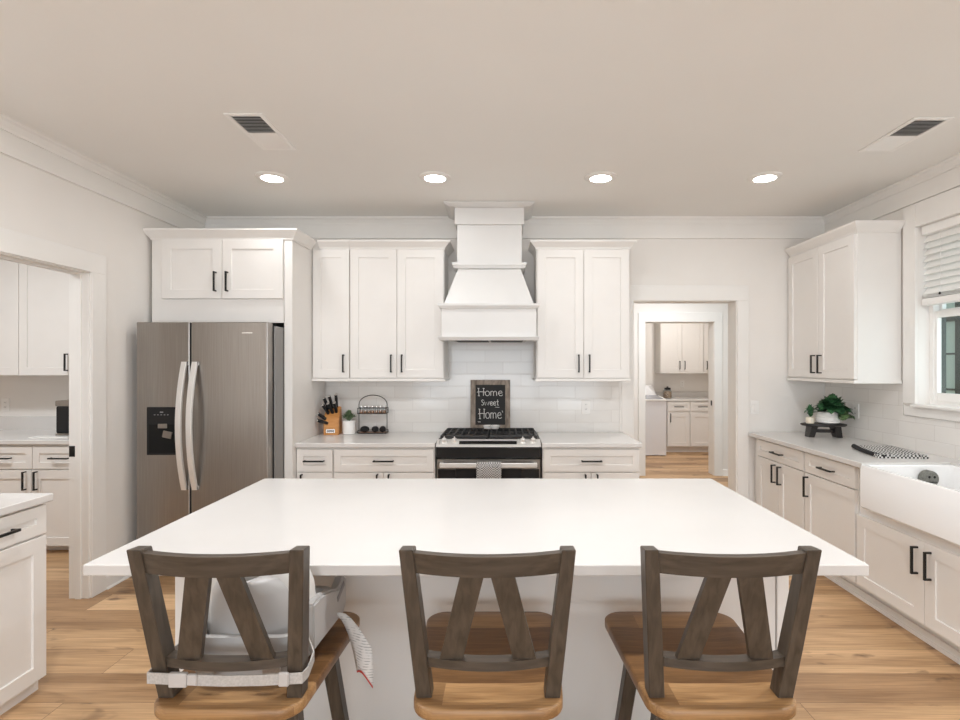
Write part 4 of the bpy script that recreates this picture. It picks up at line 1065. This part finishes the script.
# two-tier wire rack
o = (-1.075, 4.40, .914); hw = .116
rk = thing('wire_rack', 'black arched two-tier wire rack with copper-toned trays', 'rack', o)
arch = lambda y: [(-hw, y, .006)] + [(-hw, y, .24)] + [(hw*math.cos(math.pi - math.pi*i/14), y, .24 + .075*math.sin(math.pi*i/14)) for i in range(1, 14)] + [(hw, y, .24), (hw, y, .006)]
t = MB(); t.tube(arch(0), .0035, 6)
t.put('hoop', M_black, rk, smooth=60)
for z in (.006, .165):
    t = MB(); P = [(-hw, -.045, z), (hw, -.045, z), (hw, .045, z), (-hw, .045, z)]
    t.tube(P, .003, 6, closed=True); P2 = [(x, y, z + .045) for x, y, zz in P]
    if z > .1: t.tube(P2, .0025, 6, closed=True)
    for x in (-hw, hw): 
        for y in (-.045, .045): t.tube([(x, y, z), (x, y, z + (.045 if z > .1 else .02))], .0025, 5)
    if z < .1: t.tube([(x, y, z + .02) for x, y, _ in P], .002, 6, closed=True)
    tr = t.put('tray_rim', M_black, rk)
    MB().box(-hw + .002, hw - .002, -.038, .038, z - .003, z + .001).put('tray_floor', M_copper, rk)
for k in range(7):
    x = o[0] - .094 + k*.0315
    if k == 0:
        j0 = thing('spice_jar', 'one of the small clear jars on the upper tier of the wire rack', 'jar', (x, 4.39, 1.081), 0, 'small jars on the wire rack')
        MB().lathe([(.0, .0), (.0135, 0), (.0140, .003), (.0140, .045), (.010, .052)], 12).put('glass', M_jar, j0, smooth=50)
        MB().lathe([(0, .001), (.0125, .001), (.0125, .022), (0, .022)], 12).put('spice', M_copper, j0, smooth=50)
        MB().lathe([(0, .05), (.0125, .05), (.0125, .06), (0, .062)], 12).put('lid', M_chrome, j0, smooth=50)
    else: dup(j0, (x, 4.39, 1.081), 0)
pod_l = 'one of the black rounded bowls on the lower tier of the wire rack'
for k, (x, w_) in enumerate(((-.068, .038), (.018, .029), (.080, .027))):
    lab = ('widest black oval bundle on the lower tier of the wire rack', 'middle round black bundle on the lower rack tier', 'end round black bundle on the lower rack tier beside the hoop')[k]
    ob = MB().blob((0, 0, .026), w_, .030, .026, sub=3).put('black_bundle', M_blackcl, None, smooth=60, loc=(o[0] + x, 4.40, .9218)); tag(ob, lab, 'bundle', 'black bundles on the rack')

# riser with plants in the right corner
o = (2.512, 4.17, .914); rz = R(-8)
rs = thing('wooden_riser', 'black wooden pedestal riser holding two potted plants', 'riser', o, rz)
MB().lathe([(0, .088), (.150, .088), (.158, .094), (.158, .104), (.150, .106), (0, .106)], 32, Matrix.Diagonal((1.05, .62, 1, 1))).put('board', M_darkwood, rs, smooth=40)
for sx in (-1, 1):
    MB().hexa([(sx*.082, -.04, 0), (sx*.122, -.04, 0), (sx*.122, .04, 0), (sx*.082, .04, 0)], [(sx*.060, -.055, .09), (sx*.105, -.055, .09), (sx*.105, .055, .09), (sx*.060, .055, .09)]).put('foot', M_darkwood, rs)
MB().box(-.08, .08, -.012, .012, .035, .06, bev=.004).put('crossbar', M_darkwood, rs)
o = (2.548, 4.165, 1.0205)
lp = thing('potted_plant', 'leafy green trailing plant in a ribbed white pot on the black riser', 'plant', o)
prof = [(0, 0), (.062, 0), (.076, .008)]
for k in range(7): z = .012 + k*.013; rr_ = .078 + .010*math.sin(math.pi*min(1, (k + 1.5)/7)); prof += [(rr_, z), (rr_ - .004, z + .009)]
prof += [(.076, .108), (.070, .11), (.068, .098), (0, .098)]
MB().lathe(prof, 28).put('pot', M_white, lp, smooth=35)
foliage((.012, -.03, .055), .150, .165, 190, .085, .95, 11).put('foliage', M_leaf, lp)
foliage((.065, -.075, .02), .085, .095, 44, .06, .8, 5).put('variegated_foliage', M_leafv, lp)
o = (2.408, 4.172, 1.0205)
lp = thing('potted_plant', 'tiny plant in a small cream pot at the left end of the riser', 'plant', o)
MB().lathe([(0, 0), (.026, 0), (.030, .004), (.031, .05), (.027, .05), (.026, .045), (0, .045)], 20).put('pot', M_cream, lp, smooth=40)
foliage((.0, 0, .04), .055, .10, 60, .028, .6, 9).put('foliage', M_leaf, lp)

# folded towel on the right counter
def quad_pad(P, z0, z1, name, mm, parent, n=10):
    m = bmesh.new(); a, b, c, d = [Vector((*p, 0)) for p in P]
    def g(z, k):
        G = []
        for i in range(n + 1):
            row = []
            for j in range(n + 1):
                u, v = i/n, j/n; p = (a*(1-u) + b*u)*(1-v) + (d*(1-u) + c*u)*v
                e = min(u, 1-u, v, 1-v); zz = z - (0.005 if (e < 1e-6 and k) else 0) + (k*.002*math.sin(9*u + 5*v))
                row.append(m.verts.new((p.x, p.y, zz)))
            G.append(row)
        return G
    T, Bt = g(z1, 1), g(z0, 0)
    for i in range(n):
        for j in range(n):
            m.faces.new((T[i][j], T[i+1][j], T[i+1][j+1], T[i][j+1])); m.faces.new((Bt[i][j], Bt[i][j+1], Bt[i+1][j+1], Bt[i+1][j]))
    bd = [(i, 0) for i in range(n)] + [(n, j) for j in range(n)] + [(i, n) for i in range(n, 0, -1)] + [(0, j) for j in range(n, 0, -1)]
    for (i, j), (k, l) in zip(bd, bd[1:] + bd[:1]): m.faces.new((T[i][j], T[k][l], Bt[k][l], Bt[i][j]))
    bmesh.ops.recalc_face_normals(m, faces=m.faces); t = MB(); t.add(m); return t.put(name, mm, parent, smooth=50)
o = (2.46, 3.42, .9142)
tw = thing('folded_towel', 'folded black and white checked towel on the counter beside the sink', 'towel', o)
P = [(2.27, 3.22), (2.56, 3.20), (2.63, 3.60), (2.37, 3.62)]
quad_pad([(x - o[0], y - o[1]) for x, y in P], .0, .022, 'folded_cloth', M_towel, tw)
t = MB(o); t.tube([(2.305, 3.215, .9142 + .012), (2.29, 3.30, .9142 + .014), (2.33, 3.46, .9142 + .014), (2.365, 3.585, .9142 + .017)], [.008, .013, .013, .016], 12)
t.put('black_edge', M_blackcl, tw, smooth=60)

# ------------------------------------------------------------------ the floor level: everything above was measured
# from a datum FL below the finished floor; feet, plinths and casings are shortened to stand on it
FL, TOP = 0.055, 0.12
done = set()
for ob in list(SC.objects):
    if ob.type != 'MESH' or ob.data.name in done: continue
    root = ob
    while root.parent: root = root.parent
    z0 = root.location.z
    done.add(ob.data.name)
    if abs(z0) > 1e-6: continue
    slab_ = ob.name in ('floor', 'ground')
    for v in ob.data.vertices:
        z = v.co.z
        if not slab_ and z < TOP and z >= -.001: z = FL + z*(TOP - FL)/TOP
        v.co.z = z if slab_ else z - FL
for ob in list(SC.objects):
    if ob.parent is None and ob.type in ('EMPTY', 'MESH', 'LIGHT') and abs(ob.location.z) > 1e-6: ob.location.z -= FL
